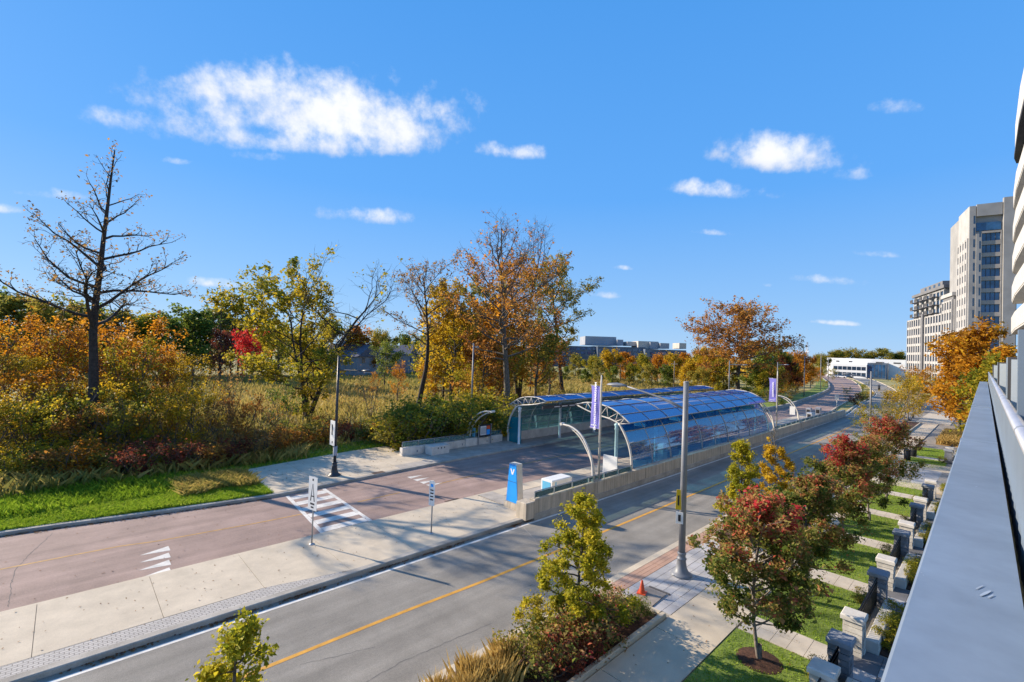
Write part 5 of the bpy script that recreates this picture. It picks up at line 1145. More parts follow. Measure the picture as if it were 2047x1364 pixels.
# directions in the tree's own plane: +r is to the right in the photograph
def rdot(x, y): return x * rt.x + y * rt.y
hero('bare_oak', 172, 915, 222, 300, 158, 'tall bare oak with black trunk and a few tan leaves', 'tan', 'bark_d', 11, clear=.40, limbs=26, trunk_r=.34, el=(5, 60), wob=.18, dens2=2.0, dens3=2.4, leaves=2400, lsize=.17, jit=.3, clump=1.2, prof=lambda f: (1.08 - .93 * f) ** 1.35 + .05, trop=.07, l2=.42, twig=.016)
hero('broad_tree', 612, 850, 640, 490, 165, 'broad multi-stemmed tree, yellow-green on one side and bare on the other', 'yellowgreen', 'bark_d', 23, clear=.14, limbs=30, trunk_r=.34, el=(0, 70), wob=.2, dens2=1.5, dens3=1.8, leaves=14000, lsize=.32, jit=.42, stems=3, spread=.15,
     keep=lambda x, y, z: (1.0 if rdot(x, y) < .02 else .06) * (1 if z < .97 else .4) if z > .42 else .9, prof=lambda f: math.sin(math.pi * (.18 + .74 * f)) ** .8)
hero('bare_tree', 833, 822, 845, 500, 88, 'slender nearly bare tree with upswept branches left of the yellow grove', 'tan', 'bark_d', 31, clear=.42, limbs=16, trunk_r=.30, el=(25, 75), wob=.13, dens2=1.3, dens3=1.9, leaves=2600, lsize=.25, jit=.35, twig=.02)
hero('yellow_tree', 884, 812, 880, 560, 62, 'slim dark-trunked tree with sparse golden leaves', 'gold', 'bark_d', 37, clear=.30, limbs=16, trunk_r=.17, el=(15, 60), wob=.15, dens2=1.3, dens3=1.6, leaves=5000, lsize=.34, jit=.5)
hero('tall_oak', 1008, 848, 990, 436, 128, 'tallest oak with grey trunk and orange-brown leaves behind the shelter end', 'rust', 'bark_g', 41, clear=.34, limbs=30, trunk_r=.42, el=(5, 66), wob=.15, dens2=1.4, dens3=1.9, leaves=6500, lsize=.27, jit=.42, keep=lambda x, y, z: .9 if z < .80 else .12, prof=lambda f: math.sin(math.pi * (.2 + .72 * f)) ** .8)
hero('tall_oak', 1036, 800, 1045, 440, 95, 'tall twin-topped oak standing close behind the tallest oak', 'orange', 'bark_d', 43, clear=.34, limbs=24, trunk_r=.40, el=(20, 78), wob=.14, dens2=1.3, dens3=1.8, leaves=5500, lsize=.31, jit=.45, stems=2, spread=.06, keep=lambda x, y, z: .8 if z < .78 else .10, twig=.02)
hero('slim_oak', 982, 805, 962, 560, 75, 'dark-trunked gold and olive oak left of the tallest oak', 'olive', 'bark_d', 47, clear=.25, limbs=18, trunk_r=.25, el=(5, 65), wob=.16, dens2=1.3, dens3=1.7, leaves=9000, lsize=.34, jit=.5, twig=.02)
hero('olive_oak', 1124, 788, 1102, 505, 78, 'olive-leaved oak with straight dark trunk above the shelter roof', 'olive', 'bark_d', 53, clear=.26, limbs=26, trunk_r=.40, el=(10, 68), wob=.15, dens2=1.2, dens3=1.6, leaves=9500, lsize=.38, jit=.55, twig=.025, keep=lambda x, y, z: .9 if rdot(x, y) > -.2 or z < .8 else .5)
hero('broad_oak', 1476, 792, 1485, 606, 100, 'broad spreading oak with rusty orange crown beyond the blue canopy', 'rust', 'bark_g', 59, clear=.30, limbs=34, trunk_r=.60, el=(2, 60), wob=.18, dens2=1.3, dens3=1.5, leaves=12000, lsize=.46, jit=.6, twig=.03, prof=lambda f: math.sin(math.pi * (.22 + .70 * f)) ** .7, trop=.03)
# prototypes shared by look-alike trees and bushes
def dens(seed, H, Rr, leaves, ls, **kw):
    base = dict(clear=.12, limbs=20, trunk_r=.16, el=(5, 65), wob=.18, dens2=1.8, dens3=1.6, leaves=leaves, lsize=ls, jit=.5); base.update(kw); return make_tree(seed, H, Rr, **base)
PROTO = {
 'shrub': [dens(101 + i, 4.2, 1.9, 2000, .14, stems=5, spread=.42, trunk_r=.045, limbs=24, clear=.12, jit=.32, dens3=2.2) for i in range(3)],
 'bush': [dens(111 + i, 2.0, 1.25, 1700, .12, stems=6, spread=.6, trunk_r=.03, limbs=22, clear=.05, jit=.26, dens2=2.5, dens3=2.5) for i in range(3)],
 'thin': [dens(121 + i, 7.5, 2.3, 2100, .17, stems=2, spread=.16, trunk_r=.09, limbs=20, clear=.2, jit=.38) for i in range(3)],
 'tree': [dens(131 + i, 11, 4.0, 4300, .32, trunk_r=.2, limbs=24, clear=.16, jit=.7, dens2=1.2, dens3=1.2) for i in range(3)],
 'far': [dens(141 + i, 12, 5.0, 5000, .52, trunk_r=.22, limbs=22, clear=.1, jit=1.0, dens2=.8, dens3=.8) for i in range(4)],
 'twiggy': [dens(151 + i, 5.0, 1.9, 300, .16, stems=4, spread=.35, trunk_r=.05, limbs=22, clear=.15, dens3=2.6) for i in range(2)],
}
pc = {}
def plant(kind, x, y, z, s, leafm, bark, lab, group, cat='tree', name=None, sxy=1.0):
    i = pc.get(kind, 0); pc[kind] = i + 1; k = PROTO[kind][i % len(PROTO[kind])]
    return put_tree(name or {'shrub': 'tall_shrub', 'bush': 'bush', 'thin': 'young_tree', 'tree': 'leafy_tree', 'far': 'distant_tree', 'twiggy': 'bare_shrub'}[kind], k, (x, y, z), lab, cat, leafm, bark, group, R.uniform(0, 6.28), (s * sxy, s * sxy, s * R.uniform(.93, 1.07)))
def at_px(kind, px, py, tpy, leafm, lab, group, bark='bark_g', cat='tree', sxy=1.0, name=None, by=None):
    x, y, z = pxground(px, py); H0 = {'shrub': 4.2, 'bush': 2.0, 'thin': 7.5, 'tree': 11, 'far': 12, 'twiggy': 5.0}[kind]
    return plant(kind, x, y, z, HT(px, py, px, tpy, z) / H0, leafm, bark, lab, group, cat, name, sxy)
def at_D(kind, px, D, tpy, leafm, lab, group, bark='bark_g', sxy=1.0, cat='tree', name=None):
    x, y = atdepth(px, D); z = gz(x, y) - .05; e = ray(px, tpy); h = CAMH + e.z * D - z
    H0 = {'shrub': 4.2, 'bush': 2.0, 'thin': 7.5, 'tree': 11, 'far': 12, 'twiggy': 5.0}[kind]
    return plant(kind, x, y, z, max(h, 1.0) / H0, leafm, bark, lab, group, cat, name, sxy)
# --- thicket on the left, front to back
OR, RU, YG, TN, GR, OL, GO, RB = 'orange', 'rust', 'yellowgreen', 'tan', 'green', 'olive', 'gold', 'redbrown'
LAB = {OR: ('orange-leaved', 'orange'), RU: ('rust-brown', 'rusty'), YG: ('yellow-green', 'yellow-green'), TN: ('tan dry-leaved', 'tan'), GR: ('dark green', 'green'), OL: ('olive', 'olive'), GO: ('golden', 'golden'), RB: ('red-brown', 'red-brown')}
def zone(px): return 'in the thicket round the tall bare oak' if px < 195 else ('in the thicket between the bare oak and the scarlet maple' if px < 420 else 'in the brush behind the paved apron')
def hzone(px): return 'on the skyline behind the thicket' if px < 480 else ('on the skyline by the grey houses' if px < 900 else ('on the skyline behind the tall oaks' if px < 1140 else ('before the long office building' if px < 1395 else 'crowding round the broad rusty oak')))
def thick(kind, px, py, tpy, c, sxy=1.0):
    nm = {'shrub': 'shrub', 'bush': 'bush', 'thin': 'young tree', 'twiggy': 'bare shrub'}[kind]
    cat = {'shrub': 'shrub', 'bush': 'bush', 'thin': 'tree', 'twiggy': 'shrub'}[kind]
    at_px(kind, px, py, tpy, c, '%s %s %s' % (LAB[c][0], nm, zone(px)), '%s %s plants %s' % (LAB[c][1], nm, zone(px)), cat=cat, sxy=sxy)
for a in (
 ('thin', 15, 880, 635, OR), ('thin', 60, 872, 625, OR), ('thin', 100, 866, 640, RU), ('thin', 150, 872, 655, OR), ('thin', 245, 878, 640, OR, 1.15), ('thin', 300, 872, 670, RU), ('thin', 385, 880, 700, GO), ('thin', 262, 890, 690, YG), ('thin', -15, 885, 680, OL), ('thin', 215, 862, 655, RU), ('thin', 330, 860, 690, OR), ('thin', 30, 858, 650, GO), ('thin', 125, 860, 660, OL), ('thin', 355, 868, 725, GO), ('thin', 80, 885, 690, GO), ('thin', 190, 880, 690, OR),
 ('shrub', 70, 935, 790, YG), ('shrub', 15, 932, 800, OL), ('shrub', 115, 928, 775, YG), ('shrub', 165, 930, 810, RU), ('shrub', 215, 925, 795, OL), ('shrub', 265, 920, 800, YG), ('shrub', 345, 912, 775, GO, .8), ('shrub', 395, 910, 770, GO, .8), ('shrub', 305, 915, 820, OR), ('shrub', 440, 908, 800, TN, .8), ('shrub', 480, 900, 790, RU, .8), ('shrub', -20, 940, 790, GO), ('shrub', 45, 915, 760, TN), ('shrub', 140, 905, 745, GO), ('shrub', 5, 905, 740, OR), ('shrub', 235, 900, 740, GO), ('shrub', 95, 900, 735, OR), ('shrub', 290, 895, 765, YG), ('shrub', 190, 905, 760, YG),
 ('bush', 30, 962, 895, YG, 1.2), ('bush', 85, 960, 900, OL, 1.2), ('bush', 140, 955, 880, RU, 1.3), ('bush', 180, 952, 885, OR, 1.2), ('bush', 235, 950, 890, OL, 1.3), ('bush', 5, 950, 880, GO, 1.2), ('bush', 110, 945, 870, GO, 1.2), ('bush', 275, 950, 880, RB, 1.3), ('bush', 320, 938, 885, YG, 1.3), ('bush', 365, 940, 885, RB, 1.3), ('bush', 410, 935, 880, RU, 1.4), ('bush', 455, 928, 875, RB, 1.3), ('bush', 500, 920, 860, TN, 1.3), ('bush', 530, 912, 855, RU, 1.3),
 ('twiggy', 425, 880, 740, TN), ('twiggy', 520, 895, 790, TN), ('twiggy', 560, 890, 800, RU), ('twiggy', 590, 880, 830, TN), ('twiggy', 740, 838, 740, TN), ('twiggy', 700, 860, 790, TN), ('twiggy', 345, 862, 690, TN), ('twiggy', 460, 850, 720, TN),
 ('shrub', 560, 880, 770, GR, .8), ('bush', 620, 890, 830, OL, 1.3), ('bush', 650, 885, 835, RU, 1.2), ('bush', 690, 880, 840, RB, 1.2), ('bush', 585, 900, 850, RU, 1.2), ('bush', 735, 878, 840, OR, 1.2), ('bush', 760, 880, 838, RU, 1.2)):
    thick(*a)
# green bushes behind the left platform
for (px, py, tpy, c) in ((770, 888, 830, OL), (800, 893, 815, YG), (835, 893, 808, GR), (868, 888, 806, YG), (900, 885, 808, GR), (930, 880, 800, YG), (965, 872, 800, GR), (1000, 866, 805, YG), (850, 880, 800, GR), (910, 870, 790, YG), (745, 880, 835, GR), (975, 850, 780, YG)):
    at_px('bush', px, py, tpy, c, '%s leafy bush growing behind the left platform' % LAB[c][0], '%s bushes behind the left platform' % LAB[c][1], cat='bush', sxy=1.35)
# middle distance
MID = [('tree', 900, 66, 610, GO), ('tree', 1000, 72, 600, OR), ('tree', 1070, 80, 640, OL), ('tree', 870, 78, 650, YG), ('tree', 965, 62, 660, RU), ('tree', 1095, 90, 670, RU), ('thin', 1010, 62, 700, YG), ('tree', 555, 95, 640, YG), ('tree', 640, 80, 700, OL), ('thin', 795, 72, 720, OR), ('tree', 770, 95, 690, GR), ('thin', 745, 82, 745, OR), ('tree', 905, 80, 640, GO), ('tree', 935, 70, 660, YG), ('thin', 860, 66, 735, OR), ('tree', 955, 90, 620, OR), ('tree', 1060, 95, 690, OR), ('thin', 925, 60, 720, YG), ('thin', 950, 58, 745, GO), ('tree', 1000, 88, 680, RU)]
for (k, px, D, tpy, c) in MID:
    at_D(k, px, D, tpy, c, '%s %s standing in the meadow behind the platform' % (LAB[c][0], 'tree' if k == 'tree' else 'young tree'), '%s %s in the meadow' % (LAB[c][1], 'trees' if k == 'tree' else 'young trees'), sxy=1.0)
at_D('tree', 500, 88, 657, 'red', 'bright scarlet maple glowing behind the thicket', None, sxy=.95)
at_D('tree', 440, 94, 668, 'redbrown', 'dull crimson maple beside the bright scarlet one', None, sxy=.9)
# tree line along the horizon
HZ = [(-30, 95, 590, GR), (20, 92, 592, OL), (75, 98, 612, GR), (125, 92, 600, OL), (175, 100, 615, GR), (230, 96, 625, OL), (285, 98, 628, YG), (335, 104, 632, GR), (385, 100, 614, GR), (420, 112, 625, OL), (475, 118, 640, OL), (540, 120, 650, GR), (600, 126, 655, OL), (660, 130, 648, YG), (715, 128, 655, OR), (760, 165, 663, OL), (810, 170, 668, GR), (860, 160, 665, OL), (920, 150, 672, OR), (985, 150, 690, GR), (1030, 150, 690, OL),
      (1095, 160, 705, GR), (1150, 150, 708, OL), (1185, 140, 712, YG), (1215, 132, 698, GO), (1250, 145, 704, OR), (1285, 140, 712, YG), (1315, 150, 708, OR), (1345, 145, 712, GO), (1370, 155, 705, OR), (1400, 140, 700, GO), (1430, 128, 690, OL), (1545, 128, 690, OL), (1500, 150, 690, GO), (1570, 160, 702, OR), (1600, 190, 705, RU), (1570, 125, 712, RB), (1595, 135, 718, OR), (1530, 118, 700, GR), (1640, 230, 712, OL), (1415, 118, 705, GO), (1445, 108, 720, YG), (1510, 100, 730, GR), (1535, 98, 735, YG),
      (1260, 128, 728, YG), (1225, 118, 735, GR), (1170, 118, 738, GR), (1300, 122, 730, OL), (1335, 118, 735, GR), (1375, 112, 728, GO), (1195, 125, 722, OL), (1400, 105, 735, OL), (1090, 128, 728, OL), (1130, 125, 735, GR)]
for (px, D, tpy, c) in HZ:
    at_D('far', px, D, tpy, c, '%s tree %s' % (LAB[c][0], hzone(px)), '%s trees %s' % (LAB[c][1], hzone(px)), sxy=.95)
for (px, D, tpy) in ((1670, 360, 700), (1700, 365, 697), (1735, 365, 703), (1765, 360, 700), (1795, 360, 706), (1640, 350, 706)):
    at_D('far', px, D, tpy, 'olive', 'brownish tree rising behind the low white building', 'trees behind the white building', sxy=1.25)
# trees and shrubs of the busway bend
for (px, py, tpy, c, k) in ((1565, 795, 742, OR, 'tree'), (1590, 785, 738, OR, 'tree'), (1620, 775, 735, RU, 'tree'), (1635, 768, 735, OR, 'tree'), (1580, 800, 765, GO, 'shrub'), (1648, 775, 758, YG, 'shrub'), (1665, 760, 738, YG, 'shrub'), (1540, 806, 770, GR, 'shrub'), (1555, 812, 782, GR, 'bush')):
    at_px(k, px, py, tpy, c, '%s %s on the verge of the busway bend' % (LAB[c][0], k), '%s %ss on the busway bend' % (LAB[c][1], k), cat='tree' if k == 'tree' else 'shrub', bark='bark_l')
for (px, py, tpy, c, k, lab) in ((1693, 806, 773, OL, 'thin', 'thin young conifer-like tree on the planted median tip'), (1728, 800, 762, 'lime', 'thin', 'lime young tree on the planted median'), (1708, 808, 789, RB, 'bush', 'round brownish bush on the planted median'), (1735, 798, 782, GO, 'bush', 'golden bush on the planted median'), (1722, 802, 784, OL, 'bush', 'olive bush on the planted median')):
    at_px(k, px, py, tpy, c, lab, None, cat='tree' if k == 'thin' else 'bush', sxy=1.1 if k == 'bush' else .8)
for (px, py) in ((1750, 770), (1700, 766)): pass
# conifers, half dead
def conifer(seed, px, D, tpy, lab, leaves):
    x, y = atdepth(px, D); e = ray(px, tpy); z = gz(x, y); h = CAMH + e.z * D - z
    ms = make_tree(seed, h, h * .17, clear=.22, limbs=44, trunk_r=.2, el=(-8, 12), wob=.1, dens2=2.0, dens3=1.0, leaves=leaves, lsize=.3, jit=.25, prof=lambda f: 1.05 - f, trop=.0, l2=.3, twig=.03)
    put_tree('conifer', ms, (x, y, z - .05), lab, 'tree', 'conifer', 'bark_d')
conifer(201, 438, 105, 578, 'half-dead conifer with bare whorled branches', 700); conifer(202, 461, 112, 588, 'smaller half-dead conifer beside another bare one', 500); conifer(203, 238, 88, 583, 'scrawny conifer beside the bare oak trunk', 1200); conifer(204, 1604, 250, 690, 'dark pointed conifer beyond the busway bend', 900)
# --- right-hand side
def maple_tone(red):
    def f(x, y, z, n): return np.clip(.16 + .16 * n * .8 + red * np.clip((z - .42) * 1.75, 0, 1) * np.clip(1.3 - 1.0 * np.sqrt(x * x + y * y), .2, 1) * np.clip(.75 + .45 * np.roll(n, 7), .1, 1.15) + .22 * np.maximum(0, np.sin(3 * x + 4 * z + 1)) * (np.abs(n) > .6) + .12 * (np.sqrt(x * x + y * y)), 0, 1)
    return f
def maple(x, y, h, rad, red, seed, lab, leaves=5200, ls=.105):
    ms = make_tree(seed, h, rad, clear=.25, limbs=38, trunk_r=.055, el=(4, 74), wob=.14, dens2=3.2, dens3=4.0, leaves=leaves, lsize=ls, jit=.17, clump=1.6, tone=maple_tone(red), prof=lambda f: math.sin(math.pi * (.25 + .68 * f)) ** .8, twig=.008)
    return put_tree('young_maple', ms, (x, y, .13), lab, 'tree', 'maple', 'bark_l')
maple(15.05, 4.75, 4.8, 1.6, .78, 301, 'young maple with crimson top and bare mulch ring on the first lawn', 22000)
maple(20.85, 4.9, 4.4, 1.45, .45, 302, 'young green maple with rusty tips beside the tan path', 20000)
maple(26.8, 4.85, 5.2, 1.65, .9, 303, 'young maple with bright red top on the middle lawn', 18000)
maple(32.8, 4.85, 4.6, 1.4, .4, 304, 'young mostly green maple between two red-topped ones', 16000)
maple(38.2, 4.8, 5.3, 1.75, .95, 305, 'young maple with scarlet crown close to the driveway', 14000)
def slim(x, y, h, rad, seed, lab, leaves, leafm='lime', ls=.10, keep=None, cl=.15, red=None):
    ms = make_tree(seed, h, rad, clear=cl, limbs=32, trunk_r=.06, el=(0, 45), wob=.12, dens2=3.0, dens3=3.4, leaves=leaves, lsize=ls, jit=.15, clump=1.3, prof=lambda f: (1.05 - .82 * f), keep=keep, twig=.008, trop=.03, l2=.30)
    return put_tree('slim_street_tree', ms, (x, y, .19), lab, 'tree', leafm, 'bark_g')
slim(11.7, 8.75, 4.35, 1.6, 311, 'slim lime-yellow street tree rising from the red-leaved shrubs', 20000, ls=.085)
x5, y5 = PY(505, 1300, 9.0)[0], 9.0
slim(2.35, 9.0, 4.0, .95, 312, 'slim golden street tree top at the roadside bed edge', 9000, 'lime', ls=.08)
slim(24.6, 8.8, 4.5, 1.2, 313, 'slim lime street tree beside the second planting bed', 13000)
slim(29.6, 8.8, 4.9, 1.25, 314, 'slim bright yellow street tree with bare twiggy top', 10000, 'gold', keep=lambda x, y, z: 1.0 if z < .76 else 0.01)
# golden street trees farther on
for i, (x, y, h, c) in enumerate(((58, 8.7, 4.6, 'yellowgreen'), (66, 8.7, 4.5, 'olive'), (76, 8.7, 6.8, 'gold'), (84, 8.8, 7.2, 'gold'), (92, 9.0, 7.2, 'gold'), (100, 9.4, 7.0, 'gold'), (112, 9.8, 7.5, 'orange'), (128, 11.0, 8, 'orange'), (150, 13.2, 8, 'gold'))):
    plant('thin', x, y, .15, h / 7.5, c, 'bark_l', '%s street tree in the row along the footway' % {'gold': 'golden', 'orange': 'orange', 'olive': 'olive', 'yellowgreen': 'yellow-green'}[c], '%s street trees of the row' % c, sxy=1.15)
bt = make_tree(331, 13.2, 4.1, clear=.14, limbs=34, trunk_r=.28, el=(5, 62), wob=.17, dens2=1.6, dens3=1.5, leaves=13000, lsize=.34, jit=.6, tone=lambda x, y, z, n: .45 + .18 * n, prof=lambda f: math.sin(math.pi * (.2 + .72 * f)) ** .7)
put_tree('large_street_tree', bt, (72, 1.3, .1), 'large orange-gold tree against the pale apartment tower', 'tree', 'autumn', 'bark_g')
bt2 = make_tree(333, 9.6, 2.7, clear=.14, limbs=26, trunk_r=.2, el=(5, 62), wob=.17, dens2=1.6, dens3=1.5, leaves=5500, lsize=.31, jit=.55)
put_tree('large_street_tree', bt2, (57, 0.2, .1), 'yellow-green tree beside the far end of the balconies', 'tree', 'yellowgreen', 'bark_g')
put_tree('large_street_tree', bt2, (92, 3.6, .1), 'orange tree behind the large street tree', 'tree', 'orange', 'bark_g')
put_tree('large_street_tree', bt2, (118, 5.2, .1), 'golden tree far along the footway', 'tree', 'gold', 'bark_g', rz=1.2)
# shrubs of the first bed
for (x, y, s, c) in ((13.4, 8.5, .5, 'maple'), (12.9, 9.1, .45, 'green'), (12.4, 8.2, .65, 'maple'), (11.4, 8.3, .75, 'maple'), (10.7, 9.1, .65, 'olive'), (10.1, 8.3, .75, 'maple'), (9.5, 9.0, .6, 'olive'), (13.9, 8.3, .32, 'green'), (14.35, 8.15, .28, 'green'), (11.9, 9.1, .7, 'green')):
    nm = {'maple': 'red-tinged', 'green': 'dark green', 'olive': 'olive-leaved'}[c]
    plant('bush', x, y, .18, s, c, 'bark_d', '%s bush in the first planting bed by the cone' % nm, '%s bushes of the first bed' % nm, 'bush', sxy=1.1)
for (x, y) in ((10.9, 8.0), (10.2, 8.05)):
    plant('bush', x, y, .18, .55, 'redbrown', 'bark_d', 'red-brown leaved bush in the first planting bed', 'red-brown bushes of the first bed', 'bush', sxy=.8)
for (x, y, s) in ((25.2, 8.4, .5), (26.5, 9.0, .5), (28, 8.4, .5), (31, 8.5, .5), (33.5, 8.6, .55), (36, 8.5, .5), (39, 8.6, .5), (48, 8.6, .6), (52, 8.6, .6), (56, 8.6, .6)):
    plant('bush', x, y, .18, s, 'olive', 'bark_d', 'low olive bush in the planting beds beyond the lamp post', 'olive bushes of the farther beds', 'bush', sxy=1.2)
# box hedging balls and shrubs behind the pillars
for k, p in enumerate(paths):
    if 43 < p < 56: continue
    for (dx, y, s, c) in ((1.9, 2.25, .32, 'yellowgreen'), (2.7, 2.2, .36, 'lime'), (3.4, 2.3, .30, 'green'), (4.1, 2.2, .34, 'yellowgreen'), (2.3, 1.6, .3, 'green'), (3.8, 1.6, .28, 'orange' if k % 2 else 'green')):
        plant('bush', p + dx, y, .1, s, c, 'bark_d', 'small %s garden shrub behind the iron fence' % c.replace('yellowgreen', 'yellow-green'), '%s garden shrubs behind the fences' % c, 'shrub', name='garden_shrub')
    MB().box(p + 1.4, p + 4.6, .6, 2.39, .08, .13).build('mulch', A['soil'], foot)
    plant('bush', p - 1.5, 3.35, .13, .28, 'olive', 'bark_d', 'small grassy shrub at the foot of a garden pillar', 'shrubs at the pillar feet', 'shrub', name='garden_shrub')
# ------------------------------------------------------------------ grass, litter
NR = np.random.default_rng(99)
def blades(name, X, Y, Z, h, w, lean, leafm, tone, lab=None, parent=None, tuft=1):
    n = len(X); az = NR.uniform(0, 2 * math.pi, n); hh = h * NR.uniform(.55, 1.25, n); ln = NR.normal(0, lean, (n, 2)) * hh[:, None]
    V = np.empty((n, 4, 3), np.float32); B_ = np.stack([X, Y, Z], 1); wv_ = np.stack([np.cos(az), np.sin(az), np.zeros(n)], 1) * (w * NR.uniform(.6, 1.3, n))[:, None]
    mid = B_ + np.concatenate([ln * .35, (hh * .6)[:, None]], 1); tip = B_ + np.concatenate([ln, hh[:, None]], 1)
    V[:, 0] = B_ - wv_ * .5; V[:, 1] = B_ + wv_ * .5; V[:, 2] = mid + wv_ * .38; V[:, 3] = tip
    me = np_mesh(name, V.reshape(-1, 3), np.arange(4 * n).reshape(n, 4), np.clip(tone, 0, 1))
    o = link(name, me, LM[leafm], parent)
    if parent is None: tag(o, lab, 'grass', None, 'stuff')
    return o
def scatter(n, x0, x1, y0, y1): return NR.uniform(x0, x1, n), NR.uniform(y0, y1, n)
def patch(X, Y, s): return .5 + .5 * np.sin(X * s + 1.3 * np.sin(Y * s * .7)) * np.sin(Y * s * 1.1 + .8 * np.sin(X * s * .9))
# lush verge on the left
X, Y = scatter(120000, -14, 9.1, 29.2, 36.0); ok = Y > np.interp(X, [p[0] for p in BUS_L], [p[1] for p in BUS_L]) + .3; X, Y = X[ok], Y[ok]
blades('verge_grass', X, Y, np.full(len(X), .13), .12 + .10 * patch(X, Y, .8), .03, .5, 'grass', .55 + .2 * (patch(X, Y, .9) - .5) + NR.normal(0, .16, len(X)), 'bright green grass on the verge beside the busway')
X, Y = scatter(14000, -14, 9.0, 32.6, 37.5)
blades('verge_weeds', X, Y, np.full(len(X), .13), .20 + .25 * patch(X, Y, .5), .022, .4, 'grass', .25 + .3 * patch(X, Y, .6) + NR.normal(0, .18, len(X)), 'straggling green weeds between the verge and the thicket')
X, Y = scatter(5000, 5.0, 8.9, 31.0, 35.0); ok = (Y > 31.6 + .3 * np.sin(X * 2)); X, Y = X[ok], Y[ok]
blades('verge_reeds', X, Y, np.full(len(X), .13), .45, .014, .5, 'meadow', .45 + NR.normal(0, .22, len(X)), 'pale arching reeds on the verge beside the paved apron')
X, Y = scatter(30000, 9.2, 60, 35.7, 40.2); ok = Y > np.interp(X, [9, 17.5, 30], [35.8, 37.25, 37.5]); X, Y = X[ok], Y[ok]
blades('platform_grass', X, Y, np.full(len(X), .13), .18, .04, .5, 'grass', .5 + NR.normal(0, .2, len(X)), 'green grass strip behind the left platform pavement')
# tall dry meadow
X, Y = scatter(70000, 2, 130, 38.5, 120); Z = np.array([field_z(a, b) for a, b in zip(X, Y)], np.float32)
dn = np.hypot(X, Y); hh = .55 + .45 * patch(X, Y, .12)
blades('meadow_grass', X, Y, Z, hh, .05 + .0016 * dn, .35, 'meadow', .30 + .45 * patch(X, Y, .09) + NR.normal(0, .16, len(X)), 'tall dry tan and green meadow grass behind the platform')
X, Y = scatter(26000, -30, 14, 36.5, 60); Z = np.array([field_z(a, b) for a, b in zip(X, Y)], np.float32)
blades('thicket_undergrowth', X, Y, Z, .9, .10, .5, 'meadow', .2 + .5 * patch(X, Y, .3) + NR.normal(0, .2, len(X)), 'tangled dry undergrowth on the floor of the roadside thicket')
# lawns of the gardens
for (a, b) in lawnxs:
    n = int(4200 * (b - a) / 4.8); X, Y = scatter(n, a + .02, b - .02, 3.05, 5.80)
    d1 = np.hypot(X - 15.05, Y - 4.75); ok = d1 > .55; X, Y = X[ok], Y[ok]
    blades('lawn_grass', X, Y, np.full(len(X), .128), .055, .022, .5, 'grass', .52 + .22 * (patch(X, Y, 2.0) - .5) + NR.normal(0, .17, len(X)), 'short green lawn grass in the gardens before the pillars')
mr = thing('mulch_ring', (15.05, 4.75, .13), 'brown mulch ring round the first young maple', 'mulch'); MB().lathe([(.62, 0), (.5, .03), (.2, .06), (.07, .07)], (15.05, 4.75, .132), 18).build('mulch', A['soil'], mr)
# ornamental grass clumps at the roadside bed
for i, (x, y, h) in enumerate(((8.9, 9.2, .8), (8.3, 8.75, .8), (7.8, 9.25, .8), (7.3, 8.7, .85), (6.8, 9.2, .75))):
    n = 1000; a = NR.uniform(0, 6.28, n); r = np.abs(NR.normal(0, .16, n)); X, Y = x + r * np.cos(a), y + r * np.sin(a)
    t = thing('ornamental_grass', (x, y, .19), 'clump of tall tan ornamental grass in the first planting bed', 'grass clump', 'tan ornamental grass clumps')
    blades('grass_blades', X - x, Y - y, np.full(n, 0.0), h, .009, .2, 'drygrass', .5 + NR.normal(0, .2, n), parent=t)
for i, (x0, y0) in enumerate(((62.5, 3.2), (61, 4.2), (64, 4.0))): pass
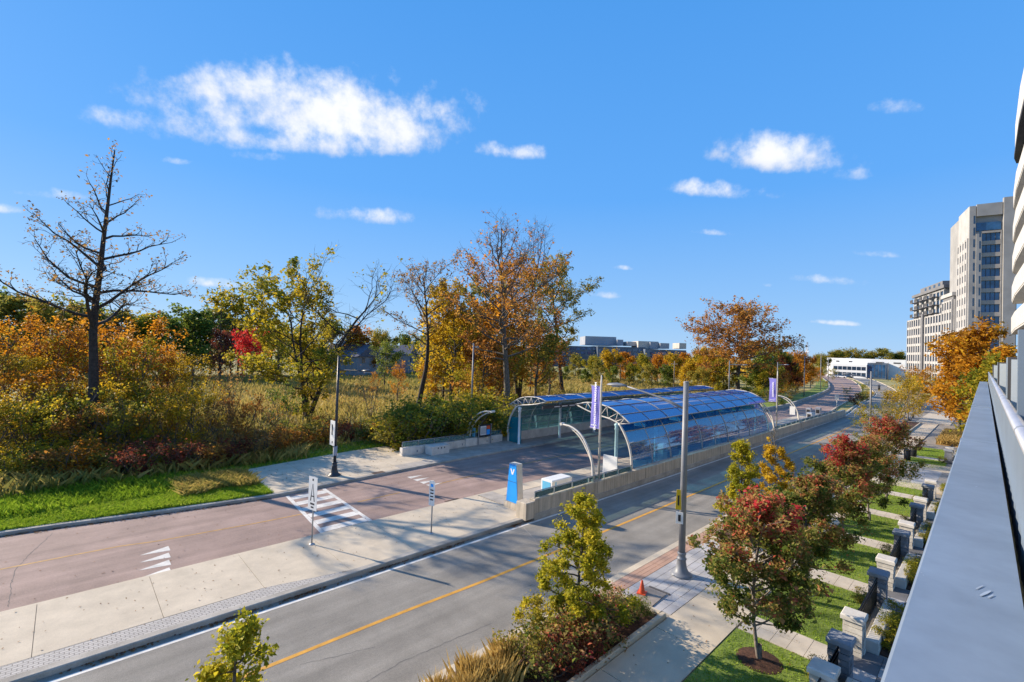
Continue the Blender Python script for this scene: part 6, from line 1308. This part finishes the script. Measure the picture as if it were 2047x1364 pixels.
# golden grass bed far on the right
gb = struct('golden_bed', MB().box(70, 84, 1.0, 4.6, .05, .2), A['brickpath']); X, Y = scatter(6000, 70, 84, 1, 4.6)
blades('golden_grass', X, Y, np.full(len(X), .2), .5, .06, .3, 'drygrass', .35 + NR.normal(0, .18, len(X)), 'dense golden grass filling a bed by the far footway')
# fallen leaves
def litter(name, X, Y, z, lab, s=.06):
    n = len(X); a = NR.uniform(0, 6.28, n); V = np.empty((n, 4, 3), np.float32); c, sn = np.cos(a) * s * NR.uniform(.5, 1.2, n), np.sin(a) * s * NR.uniform(.5, 1.2, n); tz = NR.uniform(0, .03, (4, n))
    for i, (u, v) in enumerate(((1, 0), (0, .6), (-1, 0), (0, -.6))):
        V[:, i, 0] = X + u * c - v * sn; V[:, i, 1] = Y + u * sn + v * c; V[:, i, 2] = z + .006 + tz[i]
    o = link(name, np_mesh(name, V.reshape(-1, 3), np.arange(4 * n).reshape(n, 4), NR.uniform(0, 1, n)), LM['litter']); tag(o, lab, 'leaves', None, 'stuff')
X = np.concatenate([NR.normal(c, s, n) for c, s, n in ((4.2, .5, 110), (6.6, .5, 130), (9.8, .5, 80), (12.5, .8, 150), (17.0, .2, 90), (1.5, .5, 60), (30, 12, 100))]); Y = np.interp(X, [p[0] for p in MAIN_L], [p[1] for p in MAIN_L]) - np.abs(NR.normal(0, .09, len(X))) - .02
litter('kerb_leaves', X, Y, 0, 'brown fallen leaves drifted against the median kerb', .055)
X = NR.uniform(-10, 9, 700); Y = np.interp(X, [p[0] for p in BUS_L], [p[1] for p in BUS_L]) - np.abs(NR.normal(0, .14, len(X))) - .02
litter('busway_leaves', X, Y, 0, 'brown fallen leaves along the busway kerb below the verge', .06)
X, Y = scatter(160, -3, 18, 17.9, 21.6); litter('median_leaves', X, Y, .16, 'scattered fallen leaves on the pale median pavement', .035)
X, Y = scatter(260, 9.5, 19, 30, 36); litter('apron_leaves', X, Y, .155, 'scattered fallen leaves on the left pavement apron', .05)
X, Y = scatter(500, -6, 60, 22, 29.4); litter('roadway_leaves', X, Y, 0, 'scattered fallen leaves on the red busway', .04)
X, Y = scatter(400, 3, 40, 3.1, 9.6); litter('footway_leaves', X, Y, .15, 'scattered fallen leaves on the right footway and lawns', .035)
